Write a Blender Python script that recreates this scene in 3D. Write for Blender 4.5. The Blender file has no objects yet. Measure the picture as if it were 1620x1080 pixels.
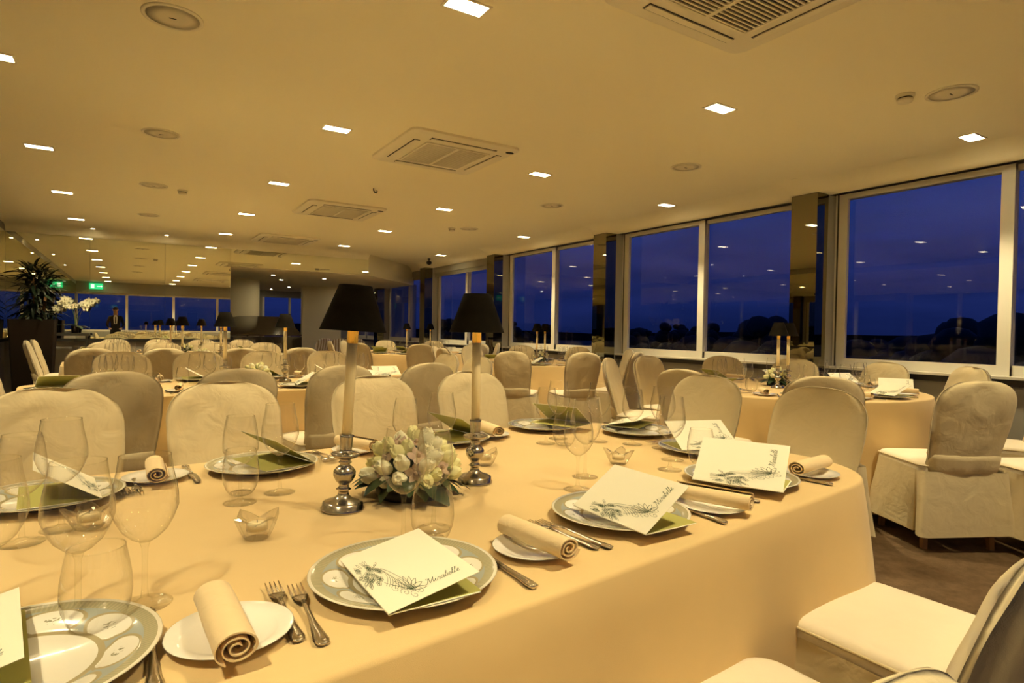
import bpy, math, random
from mathutils import Vector, Matrix, noise
random.seed(7)
PI = math.pi
SC = bpy.context.scene
COL = SC.collection

# ------------------------------------------------------------------ camera, world, exposure
def make_camera():
    yaw, p, r = .5661, -.0181, .0164
    f = Vector((math.sin(yaw)*math.cos(p), math.cos(yaw)*math.cos(p), math.sin(p)))
    R = Vector((math.cos(yaw), -math.sin(yaw), 0)); U = R.cross(f)
    R2 = R*math.cos(r)+U*math.sin(r); U2 = -R*math.sin(r)+U*math.cos(r)
    cd = bpy.data.cameras.new('camera'); cd.sensor_width = 36; cd.lens = 951.4/1620*36
    cd.clip_start = .02; cd.clip_end = 2000
    o = bpy.data.objects.new('camera', cd); COL.objects.link(o)
    m = Matrix((R2, U2, -f)).transposed().to_4x4(); m.translation = (0, 0, 1.17)
    o.matrix_world = m; SC.camera = o
make_camera()
SC.view_settings.view_transform = 'Standard'
try: SC.view_settings.look = 'None'
except Exception: pass
SC.view_settings.gamma = 1; SC.view_settings.use_curve_mapping = False
SC.view_settings.exposure = 0.0
LAMP = 40.0                       # radiance of the ceiling panels' diffusers
BEAM = 146.0                      # watts of the reflector lamp behind each diffuser
LAMP_COL = (1.0, .82, .47)
cy = SC.cycles
cy.use_denoising = True; cy.use_adaptive_sampling = True; cy.adaptive_threshold = .02
cy.max_bounces = 12; cy.diffuse_bounces = 6; cy.glossy_bounces = 8; cy.transmission_bounces = 8
cy.transparent_max_bounces = 40
cy.sample_clamp_indirect = 50.0; cy.caustics_refractive = False; cy.caustics_reflective = False
cy.blur_glossy = .5

def make_world():
    w = bpy.data.worlds.new('dusk'); SC.world = w; w.use_nodes = True
    nt = w.node_tree; nt.nodes.clear()
    N = nt.nodes.new; L = nt.links.new
    tc = N('ShaderNodeTexCoord'); sep = N('ShaderNodeSeparateXYZ'); L(tc.outputs['Generated'], sep.inputs[0])
    mp = N('ShaderNodeMapping'); mp.inputs['Scale'].default_value = (1.6, 1.6, 11); L(tc.outputs['Generated'], mp.inputs[0])
    nz = N('ShaderNodeTexNoise'); nz.inputs['Scale'].default_value = 2.2; nz.inputs['Detail'].default_value = 5
    L(mp.outputs[0], nz.inputs['Vector'])
    cr = N('ShaderNodeValToRGB'); L(sep.outputs[2], cr.inputs[0])
    e = cr.color_ramp.elements
    e[0].position = 0; e[0].color = (.006, .014, .085, 1)
    e[1].position = 1; e[1].color = (.012, .035, .26, 1)
    for pos, c in ((.04, (.010, .021, .125, 1)), (.10, (.015, .027, .145, 1)), (.17, (.017, .036, .18, 1)), (.26, (.010, .046, .28, 1))):
        x = e.new(pos); x.color = c
    r2 = N('ShaderNodeValToRGB'); L(nz.outputs['Fac'], r2.inputs[0])
    r2.color_ramp.elements[0].position = .38; r2.color_ramp.elements[0].color = (.55, .58, .62, 1)
    r2.color_ramp.elements[1].position = .66; r2.color_ramp.elements[1].color = (1.25, 1.1, 1.05, 1)
    mx = N('ShaderNodeMix'); mx.data_type = 'RGBA'; mx.blend_type = 'MULTIPLY'; mx.inputs[0].default_value = .8
    L(cr.outputs[0], mx.inputs[6]); L(r2.outputs[0], mx.inputs[7])
    bg = N('ShaderNodeBackground'); L(mx.outputs[2], bg.inputs[0]); bg.inputs[1].default_value = 1.0
    out = N('ShaderNodeOutputWorld'); L(bg.outputs[0], out.inputs[0])
make_world()

# ------------------------------------------------------------------ materials
MATS = {}
def principled(name, col, rough=.6, metal=0, spec=.5, bump=None, noise_amt=0, noise_scale=20, sheen=0, coat=0, trans=None):
    m = bpy.data.materials.new(name); m.use_nodes = True
    nt = m.node_tree; b = nt.nodes['Principled BSDF']; N = nt.nodes.new; L = nt.links.new
    b.inputs['Base Color'].default_value = (*col, 1); b.inputs['Roughness'].default_value = rough
    b.inputs['Metallic'].default_value = metal; b.inputs['Specular IOR Level'].default_value = spec
    if sheen: b.inputs['Sheen Weight'].default_value = sheen
    if coat: b.inputs['Coat Weight'].default_value = coat
    if trans: b.inputs['Subsurface Weight'].default_value = trans; b.inputs['Subsurface Radius'].default_value = (.02, .012, .005)
    if noise_amt or bump:
        tc = N('ShaderNodeTexCoord')
    if noise_amt:
        nz = N('ShaderNodeTexNoise'); nz.inputs['Scale'].default_value = noise_scale; nz.inputs['Detail'].default_value = 4
        L(tc.outputs['Object'], nz.inputs['Vector'])
        mx = N('ShaderNodeMix'); mx.data_type = 'RGBA'; L(nz.outputs['Fac'], mx.inputs[0])
        mx.inputs[6].default_value = (*[c*(1-noise_amt) for c in col], 1); mx.inputs[7].default_value = (*[min(1, c*(1+noise_amt)) for c in col], 1)
        L(mx.outputs[2], b.inputs['Base Color'])
    if bump:
        sc, st, ds = bump
        n2 = N('ShaderNodeTexNoise'); n2.inputs['Scale'].default_value = sc; n2.inputs['Detail'].default_value = 6
        L(tc.outputs['Object'], n2.inputs['Vector'])
        bp = N('ShaderNodeBump'); bp.inputs['Strength'].default_value = st; bp.inputs['Distance'].default_value = ds
        L(n2.outputs['Fac'], bp.inputs['Height']); L(bp.outputs[0], b.inputs['Normal'])
    MATS[name] = m; return m

def fabric(name, col, weave=900, wr=14, wst=.35, amt=.05):
    m = principled(name, col, .92, spec=.15, noise_amt=amt, noise_scale=9, sheen=.15)
    nt = m.node_tree; b = nt.nodes['Principled BSDF']; N = nt.nodes.new; L = nt.links.new
    tc = N('ShaderNodeTexCoord')
    n1 = N('ShaderNodeTexNoise'); n1.inputs['Scale'].default_value = wr; n1.inputs['Detail'].default_value = 3; n1.inputs['Distortion'].default_value = .6
    L(tc.outputs['Object'], n1.inputs['Vector'])
    n2 = N('ShaderNodeTexNoise'); n2.inputs['Scale'].default_value = weave; n2.inputs['Detail'].default_value = 1
    L(tc.outputs['Object'], n2.inputs['Vector'])
    b1 = N('ShaderNodeBump'); b1.inputs['Strength'].default_value = wst; b1.inputs['Distance'].default_value = .012; L(n1.outputs['Fac'], b1.inputs['Height'])
    b2 = N('ShaderNodeBump'); b2.inputs['Strength'].default_value = .35; b2.inputs['Distance'].default_value = .0006; L(n2.outputs['Fac'], b2.inputs['Height'])
    L(b1.outputs[0], b2.inputs['Normal']); L(b2.outputs[0], b.inputs['Normal'])
    return m

def thin_glass(name, tint=(.97, .97, .95), edge=(.62, .60, .55), power=3.2, lo=.035, hi=.62):
    m = bpy.data.materials.new(name); m.use_nodes = True; nt = m.node_tree; nt.nodes.clear(); N = nt.nodes.new; L = nt.links.new
    lw = N('ShaderNodeLayerWeight'); lw.inputs[0].default_value = .5
    pw = N('ShaderNodeMath'); pw.operation = 'POWER'; pw.inputs[1].default_value = power; L(lw.outputs['Facing'], pw.inputs[0])
    ml = N('ShaderNodeMath'); ml.operation = 'MULTIPLY_ADD'; ml.inputs[1].default_value = hi; ml.inputs[2].default_value = lo; L(pw.outputs[0], ml.inputs[0])
    mc = N('ShaderNodeMix'); mc.data_type = 'RGBA'; L(pw.outputs[0], mc.inputs[0]); mc.inputs[6].default_value = (*tint, 1); mc.inputs[7].default_value = (*edge, 1)
    t = N('ShaderNodeBsdfTransparent'); L(mc.outputs[2], t.inputs[0])
    g = N('ShaderNodeBsdfGlossy'); g.inputs['Roughness'].default_value = .0; g.inputs[0].default_value = (1, 1, 1, 1)
    mx = N('ShaderNodeMixShader'); L(ml.outputs[0], mx.inputs[0]); L(t.outputs[0], mx.inputs[1]); L(g.outputs[0], mx.inputs[2])
    o = N('ShaderNodeOutputMaterial'); L(mx.outputs[0], o.inputs[0]); MATS[name] = m; return m

def mirror_mat(name, col, rough=0.0):
    m = bpy.data.materials.new(name); m.use_nodes = True; nt = m.node_tree; nt.nodes.clear(); N = nt.nodes.new; L = nt.links.new
    g = N('ShaderNodeBsdfGlossy'); g.inputs['Roughness'].default_value = rough; g.inputs[0].default_value = (*col, 1)
    o = N('ShaderNodeOutputMaterial'); L(g.outputs[0], o.inputs[0]); MATS[name] = m; return m

def emit(name, col, s):
    m = bpy.data.materials.new(name); m.use_nodes = True; nt = m.node_tree; nt.nodes.clear(); N = nt.nodes.new; L = nt.links.new
    e = N('ShaderNodeEmission'); e.inputs[0].default_value = (*col, 1); e.inputs[1].default_value = s
    o = N('ShaderNodeOutputMaterial'); L(e.outputs[0], o.inputs[0]); MATS[name] = m; return m

CEIL = principled('ceiling_plaster', (.95, .885, .66), .9, spec=.1, bump=(160, .12, .002))
WALLC = principled('wall_plaster', (.42, .41, .36), .8, spec=.2)
CARPET = principled('carpet', (.25, .165, .095), .97, spec=.05, noise_amt=.75, noise_scale=11, bump=(260, 1.0, .012))
for n_ in CARPET.node_tree.nodes:
    if n_.type == 'TEX_NOISE': n_.inputs['Detail'].default_value = 10; n_.inputs['Roughness'].default_value = .72
WHITEF = principled('window_frame_paint', (.74, .71, .62), .45, spec=.4)
DARKW = principled('dark_trim', (.03, .028, .022), .5)
VALAN = principled('valance_cloth', (.36, .34, .27), .9)
MIRROR = mirror_mat('mirror', (.84, .85, .72))
BRONZE = mirror_mat('bronze_mirror', (.26, .24, .16), .01)
WINGL = thin_glass('window_glass', (.96, .96, .96), (.5, .5, .5), 3.6, .02, .5)
GLASS = thin_glass('drinking_glass', (.99, .988, .98), (.46, .43, .36), 3.3, .034, .7)
STEM = thin_glass('glass_stem', (.985, .982, .97), (.80, .78, .72), 3.2, .028, .4)
CRYST = thin_glass('crystal', (.95, .945, .93), (.60, .58, .54), 2.2, .07, .6)
TCLOTH = fabric('tablecloth', (.70, .52, .26), 1100, 5, .18, .03)
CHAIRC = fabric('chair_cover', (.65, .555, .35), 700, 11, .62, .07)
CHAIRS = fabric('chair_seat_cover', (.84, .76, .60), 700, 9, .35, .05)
WOODL = principled('leg_wood', (.30, .16, .06), .45, noise_amt=.3, noise_scale=30)
CAND = principled('candle_wax', (.95, .82, .52), .45, spec=.3)
SHADE = principled('lamp_shade', (.010, .008, .005), .8, spec=.06, noise_amt=.3, noise_scale=60, bump=(900, .4, .001))
BRASS = principled('brass', (.72, .48, .14), .22, 1)
SILVER = principled('old_silver', (.46, .42, .36), .22, 1, noise_amt=.25, noise_scale=120)
CUTL = principled('cutlery_silver', (.66, .60, .50), .2, 1)
PORC = principled('porcelain', (.82, .80, .74), .12, coat=.5)
NAPK = fabric('napkin_linen', (.80, .63, .37), 1400, 30, .3, .04)
NAPD = principled('napkin_inside', (.55, .36, .19), .95, spec=.1)
CARD = principled('menu_card', (.86, .83, .68), .7, spec=.2)
CARDIN = principled('menu_lining', (.42, .40, .12), .8, spec=.2)
INK = principled('menu_ink', (.085, .12, .075), .8, spec=.1)
LEAF = principled('leaf', (.018, .045, .014), .35, noise_amt=.5, noise_scale=25)
LEAFL = principled('leaf_light', (.10, .19, .04), .45, noise_amt=.4, noise_scale=25)
PETW = principled('petal_white', (.85, .83, .62), .6, noise_amt=.12, noise_scale=30)
PETY = principled('petal_cream', (.80, .78, .42), .6, noise_amt=.12, noise_scale=30)
PETP = principled('petal_blush', (.52, .38, .28), .6, noise_amt=.35, noise_scale=60)
PLAST = principled('appliance_plastic', (.86, .80, .62), .5)
GRILD = principled('grille_dark', (.03, .026, .02), .8)
SPKM = principled('speaker_mesh', (.76, .69, .52), .8, bump=(900, .5, .001))
BLACK = principled('black_lacquer', (.006, .006, .006), .12, coat=.6)
BLKM = principled('black_matte', (.012, .012, .011), .6)
SUIT = principled('suit_cloth', (.008, .008, .010), .85)
SKIN = principled('skin', (.45, .26, .17), .6)
HAIR = principled('hair', (.06, .045, .035), .7)
SHIRT = principled('shirt_cloth', (.75, .74, .70), .8)
STRIPE = None
POT = principled('planter_brown', (.016, .010, .006), .6, spec=.2)
LEAFD = principled('dark_leaf', (.007, .014, .005), .5, spec=.2)
PIANOW = BLACK
TREEM = principled('night_foliage', (.006, .009, .006), .9)
GROUNDM = principled('night_ground', (.004, .006, .006), .95)
PANEL = emit('lamp_panel', LAMP_COL, LAMP)
SPOTM = emit('spot_lamp', LAMP_COL, 160.0)
ASPOT = emit('annex_spot_lamp', LAMP_COL, 150.0)
EXITM = emit('exit_sign_green', (.05, .85, .30), 1.1)
EXITW = emit('exit_sign_white', (.7, 1.0, .8), 1.6)
TOWNL = emit('town_light', (1, .55, .2), 6.0)

def stripe_mat():
    m = principled('striped_fabric', (.5, .45, .4), .9); nt = m.node_tree; b = nt.nodes['Principled BSDF']; N = nt.nodes.new; L = nt.links.new
    tc = N('ShaderNodeTexCoord'); wv = N('ShaderNodeTexWave'); wv.inputs['Scale'].default_value = 5.5; wv.bands_direction = 'X'
    L(tc.outputs['Object'], wv.inputs['Vector']); cr = N('ShaderNodeValToRGB'); L(wv.outputs['Fac'], cr.inputs[0])
    cr.color_ramp.elements[0].position = .42; cr.color_ramp.elements[0].color = (.30, .24, .20, 1)
    cr.color_ramp.elements[1].position = .55; cr.color_ramp.elements[1].color = (.72, .70, .72, 1)
    L(cr.outputs[0], b.inputs['Base Color']); return m
STRIPE = stripe_mat()

def charger_mat():
    m = principled('charger_porcelain', (.8, .78, .7), .14, coat=.5); nt = m.node_tree; b = nt.nodes['Principled BSDF']
    N = nt.nodes.new; L = nt.links.new
    def mth(op, a, c=None, d=None):
        n = N('ShaderNodeMath'); n.operation = op
        for i, v in enumerate((a, c, d)):
            if v is None: continue
            if isinstance(v, (int, float)): n.inputs[i].default_value = v
            else: L(v, n.inputs[i])
        return n.outputs[0]
    tc = N('ShaderNodeTexCoord'); s = N('ShaderNodeSeparateXYZ'); L(tc.outputs['Object'], s.inputs[0])
    x, y = s.outputs[0], s.outputs[1]
    r = mth('SQRT', mth('ADD', mth('MULTIPLY', x, x), mth('MULTIPLY', y, y)))
    th = mth('ARCTAN2', y, x)
    seg = 2*PI/8
    a = mth('SUBTRACT', mth('FLOORED_MODULO', th, seg), seg/2)
    dr = mth('DIVIDE', mth('SUBTRACT', r, .108), .0215)
    da = mth('DIVIDE', mth('MULTIPLY', a, .112), .036)
    el = mth('ADD', mth('MULTIPLY', dr, dr), mth('MULTIPLY', da, da))
    med = mth('LESS_THAN', el, 1.0)
    nz = N('ShaderNodeTexNoise'); nz.inputs['Scale'].default_value = 220; L(tc.outputs['Object'], nz.inputs['Vector'])
    spr = mth('MULTIPLY', mth('LESS_THAN', el, .10), mth('GREATER_THAN', nz.outputs['Fac'], .54))
    def mix(f, A, B):
        n = N('ShaderNodeMix'); n.data_type = 'RGBA'; L(f, n.inputs[0])
        for i, v in ((6, A), (7, B)):
            if isinstance(v, tuple): n.inputs[i].default_value = (*v, 1)
            else: L(v, n.inputs[i])
        return n.outputs[2]
    white = (.80, .78, .70); grey = (.36, .40, .38); gold = (.40, .34, .20)
    c = mix(mth('GREATER_THAN', r, .083), white, grey)
    c = mix(mth('MULTIPLY', mth('GREATER_THAN', r, .083), mth('LESS_THAN', el, 1.35)), c, gold)
    c = mix(mth('MULTIPLY', med, mth('GREATER_THAN', r, .083)), c, white)
    c = mix(spr, c, (.30, .29, .20))
    c = mix(mth('MULTIPLY', mth('GREATER_THAN', r, .083), mth('LESS_THAN', r, .0905)), c, gold)
    wv = N('ShaderNodeMath'); wv.operation = 'SINE'; L(mth('MULTIPLY', th, 150), wv.inputs[0])
    band = mix(mth('GREATER_THAN', wv.outputs[0], 0.3), (.36, .34, .22), (.42, .385, .255))
    c = mix(mth('GREATER_THAN', r, .132), c, band)
    c = mix(mth('GREATER_THAN', r, .1475), c, (.74, .70, .58))
    L(c, b.inputs['Base Color']); return m
CHARG = charger_mat()

# ------------------------------------------------------------------ mesh helpers
class MB:
    def __init__(s): s.v = []; s.f = []
    def add(s, vs, fs):
        o = len(s.v); s.v += [tuple(p) for p in vs]; s.f += [tuple(i+o for i in q) for q in fs]; return s
    def box(s, x0, x1, y0, y1, z0, z1):
        return s.add([(x0,y0,z0),(x1,y0,z0),(x1,y1,z0),(x0,y1,z0),(x0,y0,z1),(x1,y0,z1),(x1,y1,z1),(x0,y1,z1)],
                     [(0,3,2,1),(4,5,6,7),(0,1,5,4),(1,2,6,5),(2,3,7,6),(3,0,4,7)])
    def lathe(s, prof, n=24, cx=0, cy=0, sx=1, sy=1):
        vs = []; fs = []
        for (r, z) in prof:
            for i in range(n):
                a = 2*PI*i/n; vs.append((cx+r*math.cos(a)*sx, cy+r*math.sin(a)*sy, z))
        m = len(prof)
        for j in range(m-1):
            for i in range(n):
                k = (i+1) % n; fs.append((j*n+i, j*n+k, (j+1)*n+k, (j+1)*n+i))
        if prof[0][0] > 1e-6: fs.append(tuple(reversed(range(n))))
        if prof[-1][0] > 1e-6: fs.append(tuple(range((m-1)*n, m*n)))
        return s.add(vs, fs)
    def open_lathe(s, prof, n=24):
        vs = []; fs = []
        for (r, z) in prof:
            for i in range(n):
                a = 2*PI*i/n; vs.append((r*math.cos(a), r*math.sin(a), z))
        for j in range(len(prof)-1):
            for i in range(n):
                k = (i+1) % n; fs.append((j*n+i, j*n+k, (j+1)*n+k, (j+1)*n+i))
        return s.add(vs, fs)
    def tube(s, pts, rad, n=6, cap=True):
        pts = [Vector(p) for p in pts]; vs = []; fs = []
        if not isinstance(rad, (list, tuple)): rad = [rad]*len(pts)
        prev = None
        for i, p in enumerate(pts):
            d = (pts[min(i+1, len(pts)-1)]-pts[max(i-1, 0)]).normalized()
            if prev is None:
                prev = d.orthogonal().normalized()
            else:
                prev = (prev-d*prev.dot(d))
                prev = prev.normalized() if prev.length > 1e-6 else d.orthogonal().normalized()
            b = d.cross(prev)
            for k in range(n):
                a = 2*PI*k/n; vs.append(p+(prev*math.cos(a)+b*math.sin(a))*rad[i])
        for j in range(len(pts)-1):
            for k in range(n):
                q = (k+1) % n; fs.append((j*n+k, j*n+q, (j+1)*n+q, (j+1)*n+k))
        if cap: fs.append(tuple(reversed(range(n)))); fs.append(tuple(range((len(pts)-1)*n, len(pts)*n)))
        return s.add(vs, fs)
    def rings(s, rings, close=True, cap0=False, cap1=False):
        n = len(rings[0]); vs = [p for r in rings for p in r]; fs = []
        for j in range(len(rings)-1):
            for i in range(n if close else n-1):
                k = (i+1) % n; fs.append((j*n+i, j*n+k, (j+1)*n+k, (j+1)*n+i))
        if cap0: fs.append(tuple(reversed(range(n))))
        if cap1: fs.append(tuple(range((len(rings)-1)*n, len(rings)*n)))
        return s.add(vs, fs)
    def strip(s, pts, w, z=0):          # flat ribbon in the xy plane
        vs = []; fs = []
        for i, p in enumerate(pts):
            a = pts[max(i-1, 0)]; b = pts[min(i+1, len(pts)-1)]
            dx, dy = b[0]-a[0], b[1]-a[1]; l = math.hypot(dx, dy) or 1
            ww = w[i] if isinstance(w, list) else w
            vs += [(p[0]-dy/l*ww, p[1]+dx/l*ww, z), (p[0]+dy/l*ww, p[1]-dx/l*ww, z)]
        for i in range(len(pts)-1): fs.append((2*i, 2*i+1, 2*i+3, 2*i+2))
        return s.add(vs, fs)
    def xf(s, M):
        s.v = [tuple(M @ Vector(p)) for p in s.v]; return s
    def mesh(s, name, mat, smooth=True):
        me = bpy.data.meshes.new(name); me.from_pydata(s.v, [], s.f)
        if smooth: me.polygons.foreach_set('use_smooth', [True]*len(me.polygons))
        me.materials.append(mat); me.update(); return me
    def build(s, name, mat, parent=None, smooth=True, loc=None, rz=0):
        return place(name, s.mesh(name, mat, smooth), parent, loc, rz)

def place(name, me, parent=None, loc=None, rz=0, rot=None):
    o = bpy.data.objects.new(name, me); COL.objects.link(o)
    if parent: o.parent = parent
    if loc: o.location = loc
    if rot: o.rotation_euler = rot
    elif rz: o.rotation_euler = (0, 0, rz)
    return o
def tag(o, label, cat, group=None, kind=None):
    if label: o['label'] = label
    if cat: o['category'] = cat
    if group: o['group'] = group
    if kind: o['kind'] = kind
    return o
def thing(name, label, cat, loc=(0,0,0), rz=0, group=None):
    o = bpy.data.objects.new(name, None); COL.objects.link(o); o.empty_display_size = .05
    o.location = loc; o.rotation_euler = (0, 0, rz); return tag(o, label, cat, group)
def struct(name, mb, mat, label, parent=None, smooth=False):
    o = mb.build(name, mat, parent, smooth)
    if not parent: o['kind'] = 'structure'; o['label'] = label
    return o
def sharp(o, ang=35):
    me = o.data if hasattr(o, 'data') and o.data else o
    try: me.set_sharp_from_angle(angle=math.radians(ang))
    except Exception: pass
    return o
def dup(root, loc, rz, label, group=None, rot=None):
    r = root.copy(); COL.objects.link(r); r.location = loc; r.rotation_euler = rot or (0, 0, rz); r['label'] = label
    if group: r['group'] = group
    for ch in list(root.children):
        c = ch.copy(); COL.objects.link(c); c.parent = r
        for g in ch.children:
            d = g.copy(); COL.objects.link(d); d.parent = c
    return r
class Maker:           # first use takes the prototype itself, later uses copy it
    def __init__(s, fn): s.fn = fn; s.proto = None
    def __call__(s, loc, rz, label, group=None, rot=None):
        if s.proto is None:
            s.proto = s.fn(); r = s.proto; r.location = loc; r.rotation_euler = rot or (0, 0, rz); r['label'] = label
            if group: r['group'] = group
            return r
        r = dup(s.proto, loc, rz, label, group, rot)
        if not group and 'group' in r: del r['group']
        return r
def rrect(w, d, r, n=6, x0=0, y0=0):     # rounded rectangle outline, counter-clockwise
    pts = []
    for cx, cy, a0 in ((w/2-r, d/2-r, 0), (-w/2+r, d/2-r, PI/2), (-w/2+r, -d/2+r, PI), (w/2-r, -d/2+r, 1.5*PI)):
        for i in range(n+1):
            a = a0+PI/2*i/n; pts.append((x0+cx+r*math.cos(a), y0+cy+r*math.sin(a)))
    return pts
def nz3(x, y, z): return noise.noise(Vector((x, y, z)))

# ------------------------------------------------------------------ the setting
H = 2.67; YM = 11.84; XL = -1.60; XW = 5.88; YB = -2.4; YE = 19.0; TZ = .755
struct('floor', MB().box(XL-.2, 8.2, YB-.2, YE+.2, -.1, 0), CARPET, 'brown mottled carpet floor')
struct('ceiling', MB().box(XL-.2, XW+.35, YB-.2, YE+.2, H, H+.15), CEIL, 'plain pale plaster ceiling')
# left wall and far wall: mirrors above a dark ledge, plaster below
struct('wall_left', MB().box(XL-.2, XL-.012, YB, YM+.3, 0, H), WALLC, 'left side wall with mirror panels')
wl = bpy.data.objects['wall_left']
struct('mirror_panel', MB().box(XL-.012, XL, YB, YM, .93, 2.55), MIRROR, '', wl)
struct('ledge', MB().box(XL-.012, XL+.04, YB, YM-.045, .885, .93), DARKW, '', wl)
OX = 1.52
struct('wall_far', MB().box(XL-.2, OX, YM+.012, YM+.2, 0, H), WALLC, 'far wall with mirror panels above a dark ledge')
wf = bpy.data.objects['wall_far']
mb = MB(); x = XL
px = [XL, -.55, .5, OX]
for i in range(3):
    struct('mirror_panel', MB().box(px[i]+.0015, px[i+1]-.0015, YM, YM+.011, .93, 2.55), MIRROR, '', wf)
struct('ledge', MB().box(XL, OX, YM-.045, YM+.012, .885, .93), DARKW, '', wf)
def far_cove(x0, x1):
    pr = [(YM-.26, H-.0005), (YM-.17, H-.006), (YM-.10, H-.022), (YM-.05, H-.05), (YM-.018, H-.085), (YM-.004, 2.552), (YM+.012, 2.552)]
    return MB().rings([[(x, y, z) for y, z in pr] for x in (x0, x1)], close=False)
struct('plaster_cove', far_cove(XL, 4.06), CEIL, '', wf, True)
# lowered soffit over the opening to the annex, with mirror facing and a diagonal edge
sof = MB()
pl = [(OX, YM+.012), (4.06, YM+.012), (5.84, 13.7), (5.84, YE), (OX-1.6, YE), (OX-1.6, YM+.2), (OX, YM+.2)]
sof.add([(x, y, 2.24) for x, y in pl]+[(x, y, H) for x, y in pl], [tuple(reversed(range(7))), tuple(range(7, 14))]+[(i, (i+1) % 7, (i+1) % 7+7, i+7) for i in range(7)])
struct('trim_1', sof, CEIL, 'lowered soffit above the opening to the annex')
struct('mirror_panel', MB().box(OX, 4.06, YM, YM+.012, 2.245, 2.55), MIRROR, '', bpy.data.objects['trim_1'])
# annex beyond
struct('wall_annex', MB().box(-.3, 3.3, YE, YE+.2, 0, 2.24).box(4.9, 8.2, YE, YE+.2, 0, H).box(-.3, -.1, YM+.2, YE, 0, 2.24).box(3.3, 4.9, YE, YE+.2, 2.05, 2.24).box(3.3, 4.9, YE, YE+.2, 0, .4), WALLC, 'end wall of the annex beyond the opening')
struct('trim_2', MB().box(3.3, 3.36, YE-.02, YE+.06, .4, 2.05).box(4.84, 4.9, YE-.02, YE+.06, .4, 2.05).box(4.05, 4.11, YE-.02, YE+.06, .4, 2.05), WHITEF, 'pale window bars in the annex end wall')
struct('wall_curved', MB().lathe([(.55, 0), (.55, 2.24)], 40, 2.02, 15.2), CEIL, 'rounded column wall in the annex', smooth=True)
struct('wall_panel', MB().box(3.75, 4.75, 16.0, 16.15, 0, 2.24), CEIL, 'plain beige partition panel in the annex')
# right: window wall
PILY = [.43, 3.465, 6.50, 9.535, 12.57, 15.6]
struct('wall_right', MB().box(XW-.06, XW+.35, YB, YE, 0, .80).box(XW+.22, XW+.35, YB, YE, 2.56, H), WALLC, 'low grey wall under the right windows')
wr = bpy.data.objects['wall_right']
struct('ledge', MB().box(XW-.10, XW-.0, YB, YE, .80, .852), DARKW, '', wr)
struct('ledge_top', MB().box(XW-.12, XW+.05, YB, YE, .852, .872), WHITEF, '', wr)
def cove():
    m = MB(); ys = []
    # plan of the bulkhead's lower front edge: steps out around each pillar
    path = []
    y = YB
    for c in PILY:
        for yy, off in ((c-.34, 0), (c-.24, .04), (c-.165, .17), (c+.165, .17), (c+.24, .04), (c+.34, 0)):
            if yy > YB: path.append((yy, off))
    path = [(YB, 0)]+path+[(YE, 0)]
    prof = [(5.50, H-.001), (5.56, H-.006), (5.63, H-.025), (5.69, H-.055), (5.725, H-.09), (5.74, H-.118), (5.86, H-.118)]
    rings = [[(x-o*(1 if i < 6 else 0), y, z) for i, (x, z) in enumerate(prof)] for y, o in path]
    m.rings(rings, close=False)
    return m
struct('trim_3', cove(), CEIL, 'curved plaster cove above the right windows', smooth=True)
struct('trim_4', MB().box(5.80, 5.95, YB, YE, 2.552, 2.60), DARKW, 'dark recess line over the right windows')
for i, c in enumerate(PILY):
    t = thing('mirror_pillar', ['bronze mirror pillar nearest behind the camera on the window wall', 'bronze mirror clad pillar between the two nearest window bays', 'bronze mirror clad pillar second along the window wall', 'bronze mirror clad pillar third along the window wall', 'bronze mirror clad pillar at the far end of the window wall', 'bronze mirror clad pillar in the annex'][i], 'pillar', (5.70, c, 0))
    MB().box(-.12, .20, -.125, .125, 0, 2.55).build('core', WALLC, t, False)
    MB().box(-.135, -.1205, -.135, .135, .0, 2.548).build('mirror_face', BRONZE, t, False)
    MB().box(-.1205, .05, -.135, -.1255, .0, 2.548).build('mirror_side', BRONZE, t, False)
    MB().box(-.1205, .05, .1255, .135, .0, 2.548).build('mirror_side', BRONZE, t, False)
bounds = [YB]+PILY+[YE]
wn = 1
for a, b in zip(bounds[:-1], bounds[1:]):
    y0 = a+.135 if a != YB else a; y1 = b-.135 if b != YE else b
    if y1-y0 < .4: continue
    w = bpy.data.objects.new('window_%d' % wn, None); COL.objects.link(w); w['kind'] = 'structure'; w.location = (XW, (y0+y1)/2, 0)
    w['label'] = 'sliding window bay %s on the window wall' % ['behind the camera', 'nearest the camera at right edge', 'second from the right', 'third from the right', 'fourth from the right', 'fifth from the right', 'in the annex'][min(wn-1, 6)]
    wn += 1
    hw = (y1-y0)/2
    fr = MB()
    fr.box(0, .09, -hw, -hw+.02, .872, 2.56).box(0, .09, hw-.02, hw, .872, 2.56)
    fr.build('outer_frame', WHITEF, w, False)
    for sgn in (-1, 1):
        ya, yb = (-hw+.02, .045) if sgn < 0 else (-.045, hw-.02)
        xo = .005 if sgn > 0 else .05
        s = MB()
        jw = .095
        s.box(xo, xo+.04, ya, ya+(jw if sgn < 0 else .09), .872, 2.556)
        s.box(xo, xo+.04, yb-(.09 if sgn < 0 else jw), yb, .872, 2.556)
        s.box(xo+.001, xo+.039, ya, yb, .872, .955).box(xo+.001, xo+.039, ya, yb, 2.505, 2.556)
        so = s.build('sash', WHITEF, w, False)
        MB().box(xo+.016, xo+.024, ya+.08, yb-.08, .95, 2.51).build('pane', WINGL, so, False)
    g = MB()
    for k in (-1, 1):
        g.box(-.006, 0, k*hw-.028*k-.006, k*hw-.028*k+.006, .875, 2.55)
    g.build('rail_groove', GRILD, w, False)
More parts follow.
